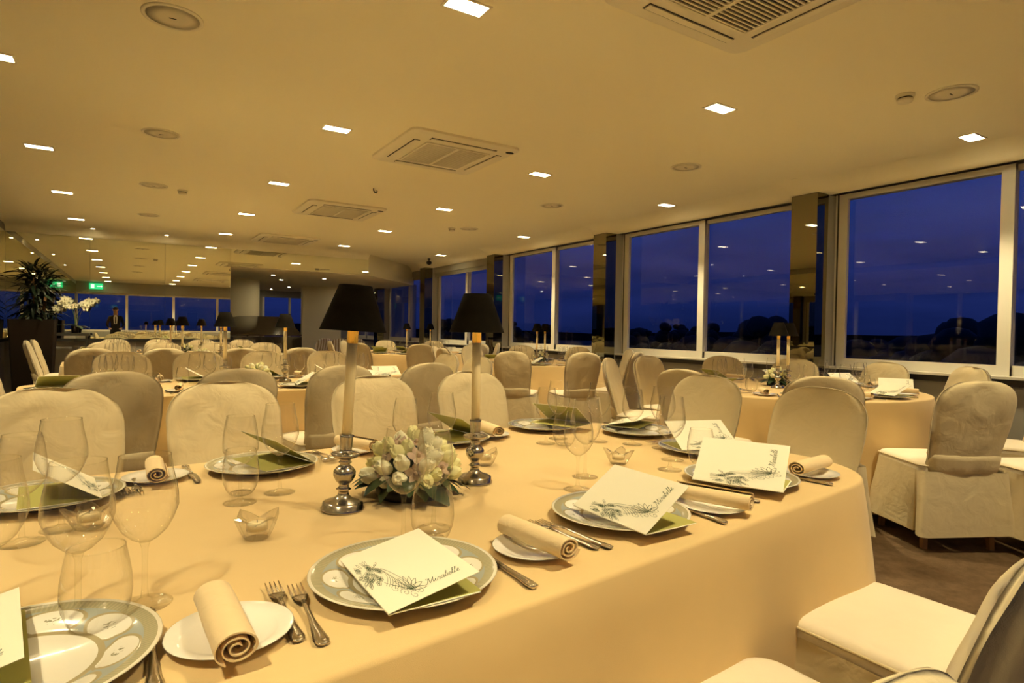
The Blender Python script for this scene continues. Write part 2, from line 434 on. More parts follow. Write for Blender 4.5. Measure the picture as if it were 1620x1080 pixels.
# roller blind boxes over the far bays
for i, (a, b, lab) in enumerate(((9.69, 12.42, 'rolled grey blind above the far window bay'), (12.72, 15.4, 'rolled grey blind above the annex window bay'))):
    t = thing('roller_blind', lab, 'blind', (5.80, (a+b)/2, 2.36)); hl = (b-a)/2
    MB().box(-.03, .03, -hl, hl, .06, .19).build('headrail', VALAN, t, False)
    MB().box(-.008, .004, -hl+.01, hl-.01, -.02, .06).build('blind_cloth', VALAN, t, False)
# wall behind the camera: windows under a deep valance (seen only in the mirrors)
bw = struct('wall_back', MB().box(XL-.2, XW+.3, YB-.2, YB, 0, .9).box(XL-.2, XW+.3, YB-.2, YB, 2.28, H), WALLC, 'wall behind the camera seen in the mirror')
struct('valance', MB().box(XL, XW, YB, YB+.05, 2.28, H), VALAN, '', bw)
w = bpy.data.objects.new('window_%d' % wn, None); COL.objects.link(w); w['kind'] = 'structure'; w['label'] = 'window row behind the camera seen in the mirror'
for k in range(5):
    xa = XL+k*1.496; xb = xa+1.496
    f = MB().box(xa, xa+.04, YB-.12, YB-.04, .9, 2.28).box(xb-.04, xb, YB-.12, YB-.04, .9, 2.28).box(xa, xb, YB-.119, YB-.041, .9, .96).box(xa, xb, YB-.119, YB-.041, 2.22, 2.28).build('sash', WHITEF, w, False)
    MB().box(xa+.03, xb-.03, YB-.085, YB-.077, .95, 2.23).build('pane', WINGL, f, False)

# ------------------------------------------------------------------ ceiling fittings
def mk_light():
    t = thing('ceiling_light', '', 'ceiling light')
    f = MB()
    for a in (0, 1):
        s = -1 if a else 1
        f.box(-.105, .105, s*.055-.006, s*.055+.006, -.006, 0); f.box(s*.099-.006, s*.099+.006, -.049, .049, -.006, 0)
    f.build('frame', PLAST, t, False); MB().box(-.093, .093, -.049, .049, -.004, -.001).build('light_panel', PANEL, t, False)
    ld = bpy.data.lights.new('beam', 'SPOT'); ld.energy = BEAM; ld.color = LAMP_COL; ld.spot_size = math.radians(92); ld.spot_blend = .75; ld.shadow_soft_size = .045
    lo = bpy.data.objects.new('beam', ld); COL.objects.link(lo); lo.parent = t; lo.location = (0, 0, -.055); return t
LIGHT = Maker(mk_light)
rowname = ['left', 'second from left', 'third from left', 'window side']
S = 2.078
for ri, (X, y0, st, n) in enumerate(((-.66, 4.45-3*S, S, 7), (1.31, 2.50-2*S, S, 7), (3.305, 2.67-2*S, S, 7), (5.30, 1.986-3.029, 3.029, 6))):
    for k in range(n):
        y = y0+k*st
        if y > YM-.2 and ri < 3: continue
        vis = [3, 2, 2, 1][ri]
        if k >= vis: lab = 'ceiling light number %s along the %s row' % (['one', 'two', 'three', 'four', 'five', 'six', 'seven'][k-vis], rowname[ri])
        else: lab = 'ceiling light over the camera in the %s row, mirrored, %s' % (rowname[ri], ['farther back', 'middle', 'nearest'][min(2, k)])
        LIGHT((X, y, H), 0, lab, 'recessed rectangular ceiling lights')
def mk_spot():
    t = thing('spotlight', '', 'spotlight')
    MB().lathe([(.034, 0), (.038, -.004), (.030, -.006), (.026, -.001)], 20).build('rim', PLAST, t); MB().lathe([(.025, -.0035), (0.0, -.0036)], 20).build('lamp', SPOTM, t); return t
SPOT = Maker(mk_spot)
for X, Y, lab in ((5.387, 3.454, 'small round spotlight in front of the nearest window pillar'), (5.387, 6.50, 'small round spotlight in front of the second window pillar'), (5.39, 9.52, 'small round spotlight in front of the third window pillar'), (5.39, .43, 'small round spotlight beside the pillar right of the camera'),
                  (-.50, 11.6, 'small round spotlight above the left part of the far mirror'), (.51, 11.62, 'small round spotlight above the middle of the far mirror'), (-1.42, 9.9, 'small round spotlight at the far left wall mirror'), (-1.42, 7.2, 'small round spotlight above the left wall mirror'), (-1.42, 4.4, 'small round spotlight along the left wall out of frame')):
    SPOT((X, Y, H), 0, lab, 'small round ceiling spotlights')
def mk_aspot():
    t = thing('annex_spotlight', '', 'spotlight')
    MB().lathe([(.05, 0), (.055, -.004), (.045, -.006), (.04, -.001)], 16).build('rim', PLAST, t); MB().lathe([(.038, -.0035), (0.0, -.0036)], 16).build('lamp', ASPOT, t); return t
ASP = Maker(mk_aspot)
for X, Y, lab in ((2.5, 13.2, 'annex spotlight nearest the opening at left'), (3.6, 13.4, 'annex spotlight nearest the opening at right'), (2.9, 14.4, 'annex spotlight before the rounded column'), (3.6, 16.9, 'annex spotlight beside the beige partition'), (3.4, 18.2, 'annex spotlight close to the end wall'), (5.0, 15.5, 'annex spotlight near the annex windows'), (4.9, 17.6, 'annex spotlight behind the beige partition')):
    ASP((X, Y, 2.24), 0, lab, 'annex ceiling spotlights')

def mk_ac():
    t = thing('air_conditioner', '', 'air conditioner')
    out = rrect(.96, .96, .07, 5); inn = rrect(.90, .90, .05, 5)
    b = MB(); b.rings([[(x, y, 0) for x, y in out], [(x, y, -.018) for x, y in out], [(x, y, -.032) for x, y in inn]], cap1=True)
    sharp(b.build('panel', PLAST, t), 30)
    # air slots with flaps on four sides
    for k in range(4):
        a = k*PI/2
        M = Matrix.Rotation(a, 4, 'Z')
        MB().box(-.29, .29, .345, .395, -.0345, -.030).xf(M).build('air_slot', GRILD, t, False)
        MB().box(-.285, .285, .350, .386, -.040, -.0348).xf(M).build('flap', PLAST, t, False)
    MB().box(-.28, .28, -.28, .28, -.034, -.031).build('filter_backing', GRILD, t, False)
    sl = MB().box(-.128, .128, -.0045, .0045, -.041, -.034).mesh('slat', PLAST, False)
    for cx in (-.14, .14):
        for i in range(22):
            place('slat', sl, t, (cx, -.262+i*.025, 0))
    MB().box(-.275, .275, -.285, -.272, -.042, -.034).box(-.275, .275, .272, .285, -.042, -.034).box(-.285, -.27, -.285, .285, -.042, -.034).box(.27, .285, -.285, .285, -.042, -.034).box(-.012, .012, -.272, .272, -.042, -.034).build('grille_frame', PLAST, t, False)
    MB().lathe([(.028, -.031), (.028, -.036), (0, -.036)], 16, .405, -.405, 1.3, .8).build('logo_badge', BLKM, t); return t
AC = Maker(mk_ac)
for Y, lab in ((1.62, 'ceiling air conditioner cassette cut off by the top of the picture'), (4.65, 'ceiling air conditioner cassette above the middle of the room, fully in view'), (7.69, 'second ceiling air conditioner cassette in the row toward the mirror'), (10.79, 'farthest ceiling air conditioner cassette before the mirror')):
    AC((2.24, Y, H), 0, lab, 'ceiling air conditioner cassettes')
def mk_spk():
    t = thing('ceiling_speaker', '', 'speaker')
    MB().lathe([(.135, 0), (.135, -.006), (.118, -.008), (.116, -.004)], 36).build('ring', PLAST, t); MB().lathe([(.1155, -.005), (.06, -.008), (0, -.0085)], 36).build('grille', SPKM, t)
    MB().box(-.016, .016, -.003, .003, -.0105, -.0085).build('badge', BLKM, t, False); return t
SPK = Maker(mk_spk)
for X, Y, lab in ((.17, 3.395, 'round ceiling speaker at top left of the picture'), (.2, 5.494, 'round ceiling speaker second in the left row'), (.208, 7.573, 'round ceiling speaker third in the left row beside the smoke detector'), (.208, 9.659, 'round ceiling speaker farthest in the left row'),
                  (4.244, 1.704, 'round ceiling speaker at the right beside a smoke detector'), (4.224, 3.773, 'round ceiling speaker second in the right row'), (4.245, 5.843, 'round ceiling speaker third in the right row'), (4.245, 7.92, 'round ceiling speaker farthest in the right row')):
    SPK((X, Y, H), 0, lab, 'round ceiling speakers')
def mk_smoke():
    t = thing('smoke_detector', '', 'smoke detector')
    MB().lathe([(.052, 0), (.052, -.014), (.046, -.02), (.046, -.02)], 24).build('base', PLAST, t); MB().lathe([(.040, -.02), (.040, -.028)], 24).build('vent', GRILD, t)
    MB().lathe([(.046, -.028), (.040, -.045), (.02, -.05), (0, -.05)], 24).build('cap', PLAST, t); return t
SMK = Maker(mk_smoke)
for X, Y, lab in ((4.05, 1.876, 'smoke detector at the right beside a round speaker'), (4.02, 8.036, 'smoke detector far back toward the windows'), (.489, 7.655, 'smoke detector in the left half of the ceiling')):
    SMK((X, Y, H), 0, lab, 'smoke detectors')
hk = MB().tube([(.0, 0, 0), (0, 0, -.02), (.012, 0, -.04), (.03, 0, -.045), (.04, 0, -.03), (.036, 0, -.018)], .006, 8).build('ceiling_hook', BLKM, None, True, (2.2, 6.28, H)); tag(hk, 'small black hook hanging from the ceiling near the air conditioner', 'hook')
t = thing('security_camera', 'small black security camera at the far end of the ceiling', 'camera', (5.35, 11.75, H))
MB().lathe([(.03, 0), (.03, -.03), (.012, -.035), (.012, -.06)], 16).build('mount', BLKM, t); MB().lathe([(.0, -.14), (.045, -.12), (.058, -.09), (.045, -.06), (.0, -.05)], 18).build('camera_body', BLKM, t)
t = thing('exit_sign', 'green lit emergency exit sign seen in the mirror', 'sign', (-1.02, YB+.12, 2.40))
MB().box(-.2, .2, -.03, .03, 0, .2).build('housing', EXITM, t, False)
a = MB().box(.02, .15, .031, .034, .085, .115).add([(.15, .0325, .06), (.15, .0325, .14), (.19, .0325, .1)], [(0, 2, 1)]).box(-.15, -.05, .031, .034, .03, .17); a.build('pictogram', EXITW, t, False)

# ------------------------------------------------------------------ covered chairs
def chair_back(seed, W=.212, Hh=.495, z0=.45, flip=1):
    m = MB(); nu, nv = 20, 22; rows = []
    def hw(v):
        base = W*(.86+.14*min(1, v/.55))
        t = max(0, (v-.70)/.30)
        return base*(max(0, 1-t**2.6))**(1/2.6)
    for sd in (1, -1):
        for j in range(nv+1):
            v = math.sin(PI/2*j/nv)**.85 if j < nv else 1
            row = []
            for i in range(nu+1):
                u = -1+2*i/nu; uu = math.sin(u*PI/2)*.35+u*.65
                x = hw(v)*uu
                th = (.030+.010*(1-v))*max(0, 1-abs(uu)**5)**.5*max(0, 1-max(0, v)**9)**.5
                z = z0+Hh*v-.022*(1-v)*0
                n = .009*nz3(x*6+seed*3.1, z*5, seed+sd)+.005*nz3(x*15, z*12+seed, 3+sd)
                crease = .010*math.exp(-((v-.86-.05*math.sin(uu*3+seed))/.05)**2)*nz3(uu*2.5+seed, 1.7, sd)
                yc = -.225-.28*(v*Hh)
                yc += .02*uu*uu
                row.append((x+.003*n, yc+sd*(th+.004)+(n+crease)*(1 if th > .004 else .3), z+n*.4))
            rows.append(row)
    k = nv+1
    for s in (0, 1):
        part = rows[s*k:(s+1)*k]; vs = [p for r in part for p in r]; fs = []
        for j in range(nv):
            for i in range(nu):
                a = j*(nu+1)+i; q = (a, a+1, a+nu+2, a+nu+1)
                fs.append(tuple(reversed(q)) if s == 0 else q)
        m.add(vs, fs)
    # stitch the two faces along the outline
    o = k*(nu+1); fs = []
    edge = [j*(nu+1) for j in range(nv+1)]; edge2 = [j*(nu+1)+nu for j in range(nv+1)]
    for E, rev in ((edge, 0), (edge2, 1)):
        for j in range(nv):
            q = (E[j], E[j+1], E[j+1]+o, E[j]+o); m.f.append(q if not rev else tuple(reversed(q)))
    for i in range(nu):
        a = nv*(nu+1)+i; m.f.append((a, a+1, a+1+o, a+o))
        m.f.append((i+1, i, i+o, i+1+o))
    return m
def chair_seat():
    m = MB(); out = rrect(.43, .45, .06, 6)
    rings = []
    for s, z in ((1.0, .425), (1.008, .445), (1.0, .462), (.975, .473), (.90, .479), (.7, .483), (.4, .485), (.12, .486)):
        rings.append([(x*s, y*s, z+.004*nz3(x*6, y*6, z*9)*(1 if s < .95 else 0)) for x, y in out])
    m.rings(rings, cap1=True); return m
def chair_piping():
    out = rrect(.437, .457, .062, 6); pts = [(x, y, .461) for x, y in out]; pts.append(pts[0])
    return MB().tube(pts, .004, 5, False)
def chair_skirt(seed):
    m = MB(); out0 = rrect(.430, .452, .05, 29); rings = []; n = len(out0)
    pl = [random.Random(seed*10+k).uniform(-.1, .1) for k in range(8)]
    # inverted pleats: two at the back, one at each corner, sewn in below the seat
    cuts = [(-PI/2-.30+pl[0]*.4, .11, .055), (-PI/2+.34+pl[1]*.4, .10, .055), (-PI*.77, .09, .045), (-PI*.23, .09, .045), (PI*.25, .08, .035), (PI*.75, .08, .035)]
    for j in range(13):
        t = j/12; z = .440-(.440-.085)*t; ring = []
        for i, (x, y) in enumerate(out0):
            a = math.atan2(y, x); d = Vector((x, y)).normalized()
            f = .030*t+.020*t*math.sin(a*7+seed*2)+.012*t*nz3(x*8+seed, y*8, z*3)
            for c, w, dep in cuts:
                q = (a-c+PI) % (2*PI)-PI
                f += -dep*t**.6*math.exp(-(q/(w*.35))**2)+.032*t*math.exp(-((abs(q)-w*1.3)/(w*.8))**2)
            f += .046*max(0, min(1, (1.05-abs(a+PI/2))/.25))
            zz = z+(-.016*math.sin(a*4+seed)+.010*nz3(a*2, seed, 1))*t*t
            ring.append((x+d.x*f, y+d.y*f, zz))
        rings.append(ring)
    m.rings(rings); return m
def chair_band(seed):
    m = MB(); rings = []
    for z, off in ((.535, -.004), (.528, .006), (.505, .009), (.47, .009), (.445, .010), (.432, .004)):
        ring = []
        for i in range(25):
            u = -1+2*i/24; y = -.225-.28*(z-.45)+.02*u*u-.040*max(0, 1-abs(u)**6)**.5-off-.006
            if abs(u) > .93: y += .02*(abs(u)-.93)/.07
            ring.append((.190*u, y-.003*nz3(u*3, z*20, seed), z+.006*nz3(u*2, seed, z*9)))
        rings.append(ring)
    m.rings(rings, close=False); return m
def leg(x, y):
    s = 1 if x > 0 else -1; q = 1 if y > 0 else -1
    return MB().rings([[(x+s*.012+a*.013, y+q*.02+b*.013, 0) for a, b in ((-1,-1),(1,-1),(1,1),(-1,1))], [(x+a*.019, y+b*.019, .42) for a, b in ((-1,-1),(1,-1),(1,1),(-1,1))]], cap0=True, cap1=True)
BACKS = [chair_back(s).mesh('backrest', CHAIRC) for s in (1.3, 4.7, 9.2)]
SEATM = chair_seat().mesh('seat', CHAIRS); PIPM = chair_piping().mesh('piping', CHAIRC)
SKIRTS = [chair_skirt(s).mesh('skirt', CHAIRC) for s in (.4, 2.1, 3.9)]
BANDS = [chair_band(s).mesh('waistband', CHAIRC) for s in (1, 2, 3)]
LEGS = [leg(x, y).mesh('leg', WOODL, False) for x in (-.17, .17) for y in (-.18, .18)]
for me in [SEATM]: sharp(me, 50)
nch = 0
def chair(x, y, face, label, group, rz_extra=0):
    """face: direction the sitter looks, degrees; x, y: middle of the seat"""
    global nch; k = nch % 3; nch += 1
    t = thing('covered_chair', label, 'chair', (x, y, 0), math.radians(face-90), group)
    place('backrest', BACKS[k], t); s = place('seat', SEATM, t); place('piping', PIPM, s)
    place('skirt', SKIRTS[(k+nch) % 3], t); place('waistband', BANDS[k], t)
    for l in LEGS: place('leg', l, t)
    return t
def chair_at_top(tx, ty, face, label, group):
    a = math.radians(face); return chair(tx+.36*math.cos(a), ty+.36*math.sin(a), face, label, group)

# ------------------------------------------------------------------ tables
def round_outline(r, n=72): return [(r*math.cos(2*PI*i/n), r*math.sin(2*PI*i/n)) for i in range(n)]
def dense(pts, step=.05):
    out = []
    for i, p in enumerate(pts):
        q = pts[(i+1) % len(pts)]; l = math.hypot(q[0]-p[0], q[1]-p[1]); k = max(1, int(l/step))
        for j in range(k): out.append((p[0]+(q[0]-p[0])*j/k, p[1]+(q[1]-p[1])*j/k))
    return out
def cloth(out, drop=.70, seed=0, fold=.03, corner=None):
    m = MB(); n = len(out); nor = []
    for i in range(n):
        a = out[i-1]; b = out[(i+1) % n]; dx, dy = b[0]-a[0], b[1]-a[1]; l = math.hypot(dx, dy) or 1; nor.append((dy/l, -dx/l))
    per = [0]
    for i in range(n): per.append(per[-1]+math.hypot(out[(i+1) % n][0]-out[i][0], out[(i+1) % n][1]-out[i][1]))
    curv = []
    for i in range(n):
        a = nor[i-3]; b = nor[(i+3) % n]; curv.append(min(1, math.hypot(a[0]-b[0], a[1]-b[1])*1.2))
    rings = []
    for off, z in ((-.02, 0), (-.008, -.0006), (-.002, -.003), (.001, -.009)):
        rings.append([(out[i][0]+nor[i][0]*off, out[i][1]+nor[i][1]*off, z) for i in range(n)])
    for j in range(1, 11):
        t = j/10; ring = []
        for i in range(n):
            s = per[i]
            fo = fold*t**1.1*(math.sin(s*11+seed)*.5+.6*nz3(s*2.3+seed*5, t*.6, seed))*(.65+.7*curv[i])+.018*t+.10*curv[i]*t
            ring.append((out[i][0]+nor[i][0]*(fo+.003), out[i][1]+nor[i][1]*(fo+.003), -.01-(drop-.01)*t))
        rings.append(ring)
    m.rings(rings)
    # flat top, sewn to the first ring
    base = len(m.v)-n*len(rings)
    m.f.append(tuple(range(base, base+n)))
    return m
def table(label, cx, cy, rz, out, group=None, cloth_label='', seed=0):
    t = thing('banquet_table', label, 'table', (cx, cy, 0), rz, group)
    sc = .97
    MB().rings([[(x*sc, y*sc, .715) for x, y in out], [(x*sc, y*sc, .7445) for x, y in out]], cap0=True, cap1=True).build('tabletop', WOODL, t, False)
    xs = [p[0] for p in out]; ys = [p[1] for p in out]
    for x in (min(xs)*.66, max(xs)*.66):
        for y in (min(ys)*.6, max(ys)*.6):
            MB().box(x-.025, x+.025, y-.025, y+.025, 0, .715).build('leg', WOODL, t, False)
    c = cloth(out, .69, seed, .045).build('tablecloth', TCLOTH, None, True, (cx, cy, TZ), rz); sharp(c, 60)
    tag(c, cloth_label, 'tablecloth', group and 'cream tablecloths')
    return t
AL = .12
U = (math.cos(AL), math.sin(AL)); V = (-math.sin(AL), math.cos(AL)); O1 = (.4, .735)
def t1(u, v): return (O1[0]+U[0]*u+V[0]*v, O1[1]+U[1]*u+V[1]*v)
c1 = t1(.11, .66)
table('long banquet table in the foreground', c1[0], c1[1], AL, dense(rrect(3.02, 1.32, .30, 10)), None, 'cream tablecloth draped over the long foreground table', 1.0)
LT = {}
for key, cx, cy, w, d, rz, lab in (('T2', .72, 4.70, 2.60, 1.20, .10, 'second long table behind the foreground table'), ('T6', .70, 7.75, 2.60, 1.10, .06, 'third long table from the camera'), ('T7', .70, 10.05, 2.75, 1.10, .03, 'farthest long table before the mirror')):
    table(lab, cx, cy, rz, dense(rrect(w, d, .2, 8), .06), 'long banquet tables', 'cream tablecloth on the '+lab, len(LT)+2.0); LT[key] = (cx, cy, w, d, rz)
RT = {}
for key, cx, cy, r, lab in (('R1', 4.38, 2.83, .95, 'round table nearest the camera by the windows'), ('R2', 4.60, 6.50, .86, 'middle round table by the windows'), ('R3', 4.25, 9.75, .92, 'farthest round table by the windows')):
    table(lab, cx, cy, 0, round_outline(r), 'round banquet tables', 'cream tablecloth on the '+lab, len(RT)+5.0); RT[key] = (cx, cy, r)

# ------------------------------------------------------------------ chairs at the tables
G1 = 'covered chairs at the foreground table'
ad = math.degrees(AL)
chair_at_top(-.233, 2.63, 270+ad, 'pale covered chair across the foreground table at the left edge', G1)
chair_at_top(.32, 2.68, 270+ad, 'pale covered chair across the foreground table behind the left plate', G1)
chair_at_top(.97, 2.78, 270+ad-2, 'pale covered chair across the foreground table behind the tall left candle', G1)
chair_at_top(1.55, 2.88, 270+ad-4, 'pale covered chair across the foreground table behind the right candle', G1)
chair_at_top(2.66, 2.17, 187, 'covered chair at the right end of the foreground table, farther from camera', G1)
chair_at_top(2.56, 1.48, 180, 'large covered chair at the right end of the foreground table, nearer the camera', G1)
chair(1.59, .685, 91, 'covered chair at the bottom right with its broad bright seat in view', G1)
chair(.965, .585, 91, 'covered chair whose seat corner shows at the bottom edge of the picture', G1)
chair(.37, .54, 90, 'covered chair closest to the camera, only its backrest top showing at bottom right', G1)
G2 = 'covered chairs at the second long table'
for i, (x, y) in enumerate(((-.062, 3.40), (.49, 3.45), (1.09, 3.58), (1.70, 3.68))):
    chair_at_top(x, y, 90+6, 'covered chair with its back to us at the second long table, %s from left' % ['first', 'second', 'third', 'fourth'][i], G2)
for i, (x, y) in enumerate(((-.055, 5.93), (.51, 5.92), (1.04, 5.93), (1.64, 6.0))):
    chair_at_top(x, y, 276, 'covered chair facing us across the second long table, %s from left' % ['first', 'second', 'third', 'fourth'][i], G2)
chair_at_top(2.55, 4.50, 186, 'covered chair at the right end of the second long table, nearer', G2)
chair_at_top(2.55, 5.10, 184, 'covered chair at the right end of the second long table, farther', G2)
chair_at_top(-.77, 4.88, 6, 'covered chair in side view at the left end of the second long table', G2)
G6 = 'covered chairs at the third long table'
for i, (x, y) in enumerate(((-.29, 6.72), (.285, 6.68), (.97, 6.74), (1.60, 6.82))):
    chair_at_top(x, y, 93, 'covered chair with its back to us at the third long table, %s from left' % ['first', 'second', 'third', 'fourth'][i], G6)
for i, (x, y) in enumerate(((-.2, 8.80), (.37, 8.8), (.97, 8.82), (1.57, 8.85))):
    chair_at_top(x, y, 273, 'covered chair facing us across the third long table, %s from left' % ['first', 'second', 'third', 'fourth'][i], G6)
G7 = 'covered chairs at the farthest long table'
for i, (x, y) in enumerate(((-.26, 9.03), (.35, 9.02), (.98, 9.04), (1.60, 9.05))):
    chair_at_top(x, y, 91, 'covered chair with its back to us at the farthest long table, %s from left' % ['first', 'second', 'third', 'fourth'][i], G7)
for i, (x, y) in enumerate(((-.2, 11.08), (.40, 11.06), (1.00, 11.08), (1.60, 11.1))):
    chair_at_top(x, y, 271, 'covered chair facing us across the farthest long table, %s from left' % ['first', 'second', 'third', 'fourth'][i], G7)
chair_at_top(-1.12, 9.72, 2, 'covered chair in side view at the far left by the planter, nearer of two', G7)
chair_at_top(-1.11, 10.26, 0, 'covered chair in side view at the far left by the planter, farther of two', G7)
def ring_chairs(key, lst, group):
    cx, cy, r = RT[key]
    for ang, dist, turn, lab in lst:
        a = math.radians(ang); x = cx+dist*math.cos(a); y = cy+dist*math.sin(a)
        chair(x, y, ang+180+turn, lab, group)
GR = 'covered chairs at the nearest round table'
ring_chairs('R1', [(-140, 1.14, 0, 'covered chair with its back to us behind the big chair at the foreground table corner'), (-108, 1.26, -16, 'covered chair at right with full back, band and skirt in view'),
    (-172, 1.10, 0, 'covered chair at the left of the nearest round table, partly behind another chair'), (-66, 1.26, 0, 'bright covered chair in side view at the right picture edge'), (-33, 1.10, 0, 'covered chair whose lit top rises behind the chair with the full skirt'),
    (-6, .92, 0, 'pale covered chair facing us at the right under the windows'), (30, .84, 0, 'pale covered chair behind the twin candles under the windows'), (58, 1.12, 0, 'pale covered chair below the window mullion left of the twin candles'),
    (92, 1.14, 0, 'covered chair in side view before the window sill'), (124, 1.10, 0, 'covered chair seen from its side edge in the middle of the room')], GR)
chair(4.28, 1.18, 62, 'covered chair cut by the right picture edge beside the chair with the full skirt', GR)
GR = 'covered chairs at the middle round table'
ring_chairs('R2', [(-140, 1.08, 6, 'covered chair with its back to us left of the middle round table'), (-106, 1.08, 0, 'covered chair with its back to us right of the middle round table'), (-68, 1.02, 0, 'covered chair at the right side of the middle round table'), (-28, .84, 0, 'covered chair on the window side of the middle round table, nearest'),
    (26, .80, 0, 'covered chair on the window side of the middle round table, farthest'), (68, 1.04, 0, 'covered chair at the far side of the middle round table'), (104, 1.04, 0, 'covered chair at the far left of the middle round table'), (146, 1.08, 0, 'bright topped covered chair left of the middle round table'), (180, 1.1, 0, 'covered chair in profile left of the middle round table')], GR)
GR = 'covered chairs at the farthest round table'
ring_chairs('R3', [(-150, 1.16, 0, 'covered chair with its back to us left of the farthest round table'), (-112, 1.16, 0, 'covered chair with its back to us right of the farthest round table'), (-70, 1.12, 0, 'covered chair at the near right of the farthest round table'), (-26, 1.06, 0, 'covered chair on the window side of the farthest round table, nearest'),
    (14, 1.04, 0, 'covered chair on the window side of the farthest round table, middle'), (54, 1.08, 0, 'covered chair on the window side of the farthest round table, farthest'), (92, 1.12, 0, 'covered chair at the far side of the farthest round table'), (130, 1.12, 0, 'covered chair at the far left of the farthest round table'), (170, 1.14, 0, 'covered chair at the left of the farthest round table')], GR)

# ------------------------------------------------------------------ tableware
def mk_charger(detail=44):
    t = MB()
    t.lathe([(0, 0), (.088, 0), (.092, .003), (.120, .010), (.152, .0195), (.1535, .0205), (.152, .0215), (.130, .0165), (.104, .0115), (.096, .0075), (.088, .0045), (0, .004)], detail)
    return t.mesh('charger', CHARG)
CH = mk_charger(); CHL = mk_charger(28)
def mk_bread(n=36): return MB().lathe([(0, 0), (.045, 0), (.05, .002), (.078, .012), (.0795, .013), (.078, .0138), (.058, .0075), (.048, .0042), (0, .0035)], n).mesh('bread_plate', PORC)
BP = mk_bread(); BPL = mk_bread(24)
def napkin_mesh(turns=2.6, L=.175, seed=0, n=56):
    m = MB(); prof = []
    for i in range(n):
        t = i/(n-1); a = t*turns*2*PI+seed; r = .0055+.0185*t
        prof.append((r*math.cos(a)*1.18, .023+r*math.sin(a)*.92))
    th = .0022; rings = []
    for y in (-L/2, -L/2+.003, -L/4, 0, L/4, L/2-.003, L/2):
        s = 1-.02*abs(y/L)
        o = [(x*s+.0015*nz3(x*40, y*20, seed), y, z*s) for x, z in prof]
        i_ = []
        for k, (x, z) in enumerate(prof):
            l = math.hypot(x, z-.023) or 1; i_.append((x*s-(x/l)*th, y, (z-(z-.023)/l*th)*s))
        rings.append(o+list(reversed(i_)))
    m.rings(rings, close=True, cap0=True, cap1=True); return m
NAPS = [napkin_mesh(2.6, .175, s).mesh('napkin', NAPK) for s in (.4, 2.2, 4.0)]
NAPL = napkin_mesh(1.8, .17, 1.0, 20).mesh('napkin', NAPK)
for me in NAPS+[NAPL]: sharp(me, 45)
def wine(hh=.215, rm=.042, rr=.032, zb=.092, n=32):
    foot = [(.0, .0), (.036, .0), (.0372, .0012), (.030, .0028), (.012, .006), (.0052, .012), (.0040, .03), (.0038, zb*.7), (.0044, zb*.9), (.0075, zb)]
    b = [(.0075, zb), (.018, zb+.006), (.030, zb+.018), (.0385, zb+.034), (rm, zb+.052), (rm*.985, zb+.068), (rm*.93, zb+.085), (rr*1.09, zb+.105), (rr, hh)]
    return MB().lathe(foot, n), MB().open_lathe(b, n), MB().tube([(rr*math.cos(2*PI*i/n), rr*math.sin(2*PI*i/n), hh) for i in range(n+1)], .0009, 4, False)
def mk_wine(name, hh, rm, rr, zb, n=32):
    f, b, r = wine(hh, rm, rr, zb, n)
    fm, bm, rm_ = f.mesh('foot_and_stem', STEM), b.mesh('bowl', GLASS), r.mesh('rim', STEM)
    def fn():
        t = thing(name, '', 'glass'); place('foot_and_stem', fm, t); o = place('bowl', bm, t); place('rim', rm_, o); return t
    return Maker(fn)
WBIG = mk_wine('wine_glass', .222, .0445, .034, .094); WMED = mk_wine('wine_glass', .205, .0385, .030, .090)
WFAR = mk_wine('wine_glass', .212, .041, .032, .092, 16)
def tumbler_mesh(n=32):
    b = MB().lathe([(0, .004), (.022, .0035), (.024, .005)], n)
    b = MB().lathe([(.0, .0), (.021, .0), (.026, .003), (.024, .007), (.0, .008)], n)
    c = MB().open_lathe([(.026, .003), (.034, .014), (.0405, .032), (.0425, .050), (.0415, .070), (.038, .092), (.034, .112)], n)
    r = MB().tube([(.034*math.cos(2*PI*i/n), .034*math.sin(2*PI*i/n), .112) for i in range(n+1)], .0009, 4, False)
    return b.mesh('base', STEM), c.mesh('bowl', GLASS), r.mesh('rim', STEM)
def mk_tumbler(n=32):
    b, c, r = tumbler_mesh(n)
    def fn():
        t = thing('water_tumbler', '', 'glass'); place('base', b, t); o = place('bowl', c, t); place('rim', r, o); return t
    return Maker(fn)
TUMB = mk_tumbler(); TUMF = mk_tumbler(16)
def mk_fork():
    t = thing('fork', '', 'fork')
    h = MB(); rings = []
    for y, w, z, th in ((-.100, .0035, .0022, .002), (-.098, .0085, .003, .0024), (-.088, .0105, .0036, .0026), (-.07, .0085, .004, .0026), (-.03, .0045, .0055, .0026), (.01, .0036, .0085, .0026), (.028, .0040, .0095, .0024)):
        rings.append([(-w, y, z), (-w*.5, y, z+th*.7), (w*.5, y, z+th*.7), (w, y, z), (w*.5, y, z-th*.5), (-w*.5, y, z-th*.5)])
    h.rings(rings, cap0=True, cap1=True); h.build('handle', CUTL, t)
    n = MB(); rings = []
    for y, w, z in ((.026, .0040, .0095), (.036, .0085, .0085), (.048, .0118, .0068), (.056, .0120, .006)):
        rings.append([(-w, y, z), (-w*.5, y, z+.0012), (w*.5, y, z+.0012), (w, y, z), (w*.5, y, z-.0012), (-w*.5, y, z-.0012)])
    n.rings(rings, cap0=True, cap1=True); n.build('neck', CUTL, t)
    tm = MB().rings([[(-.0016, .054, .005), (.0016, .054, .005), (.0016, .054, .0068), (-.0016, .054, .0068)], [(-.0014, .078, .0046), (.0014, .078, .0046), (.0014, .078, .0062), (-.0014, .078, .0062)], [(-.0007, .098, .0075), (.0007, .098, .0075), (.0007, .098, .0083), (-.0007, .098, .0083)]], cap0=True, cap1=True).mesh('tine', CUTL, False)
    for k in range(4): place('tine', tm, t, (-.0099+.0066*k, 0, 0))
    return t
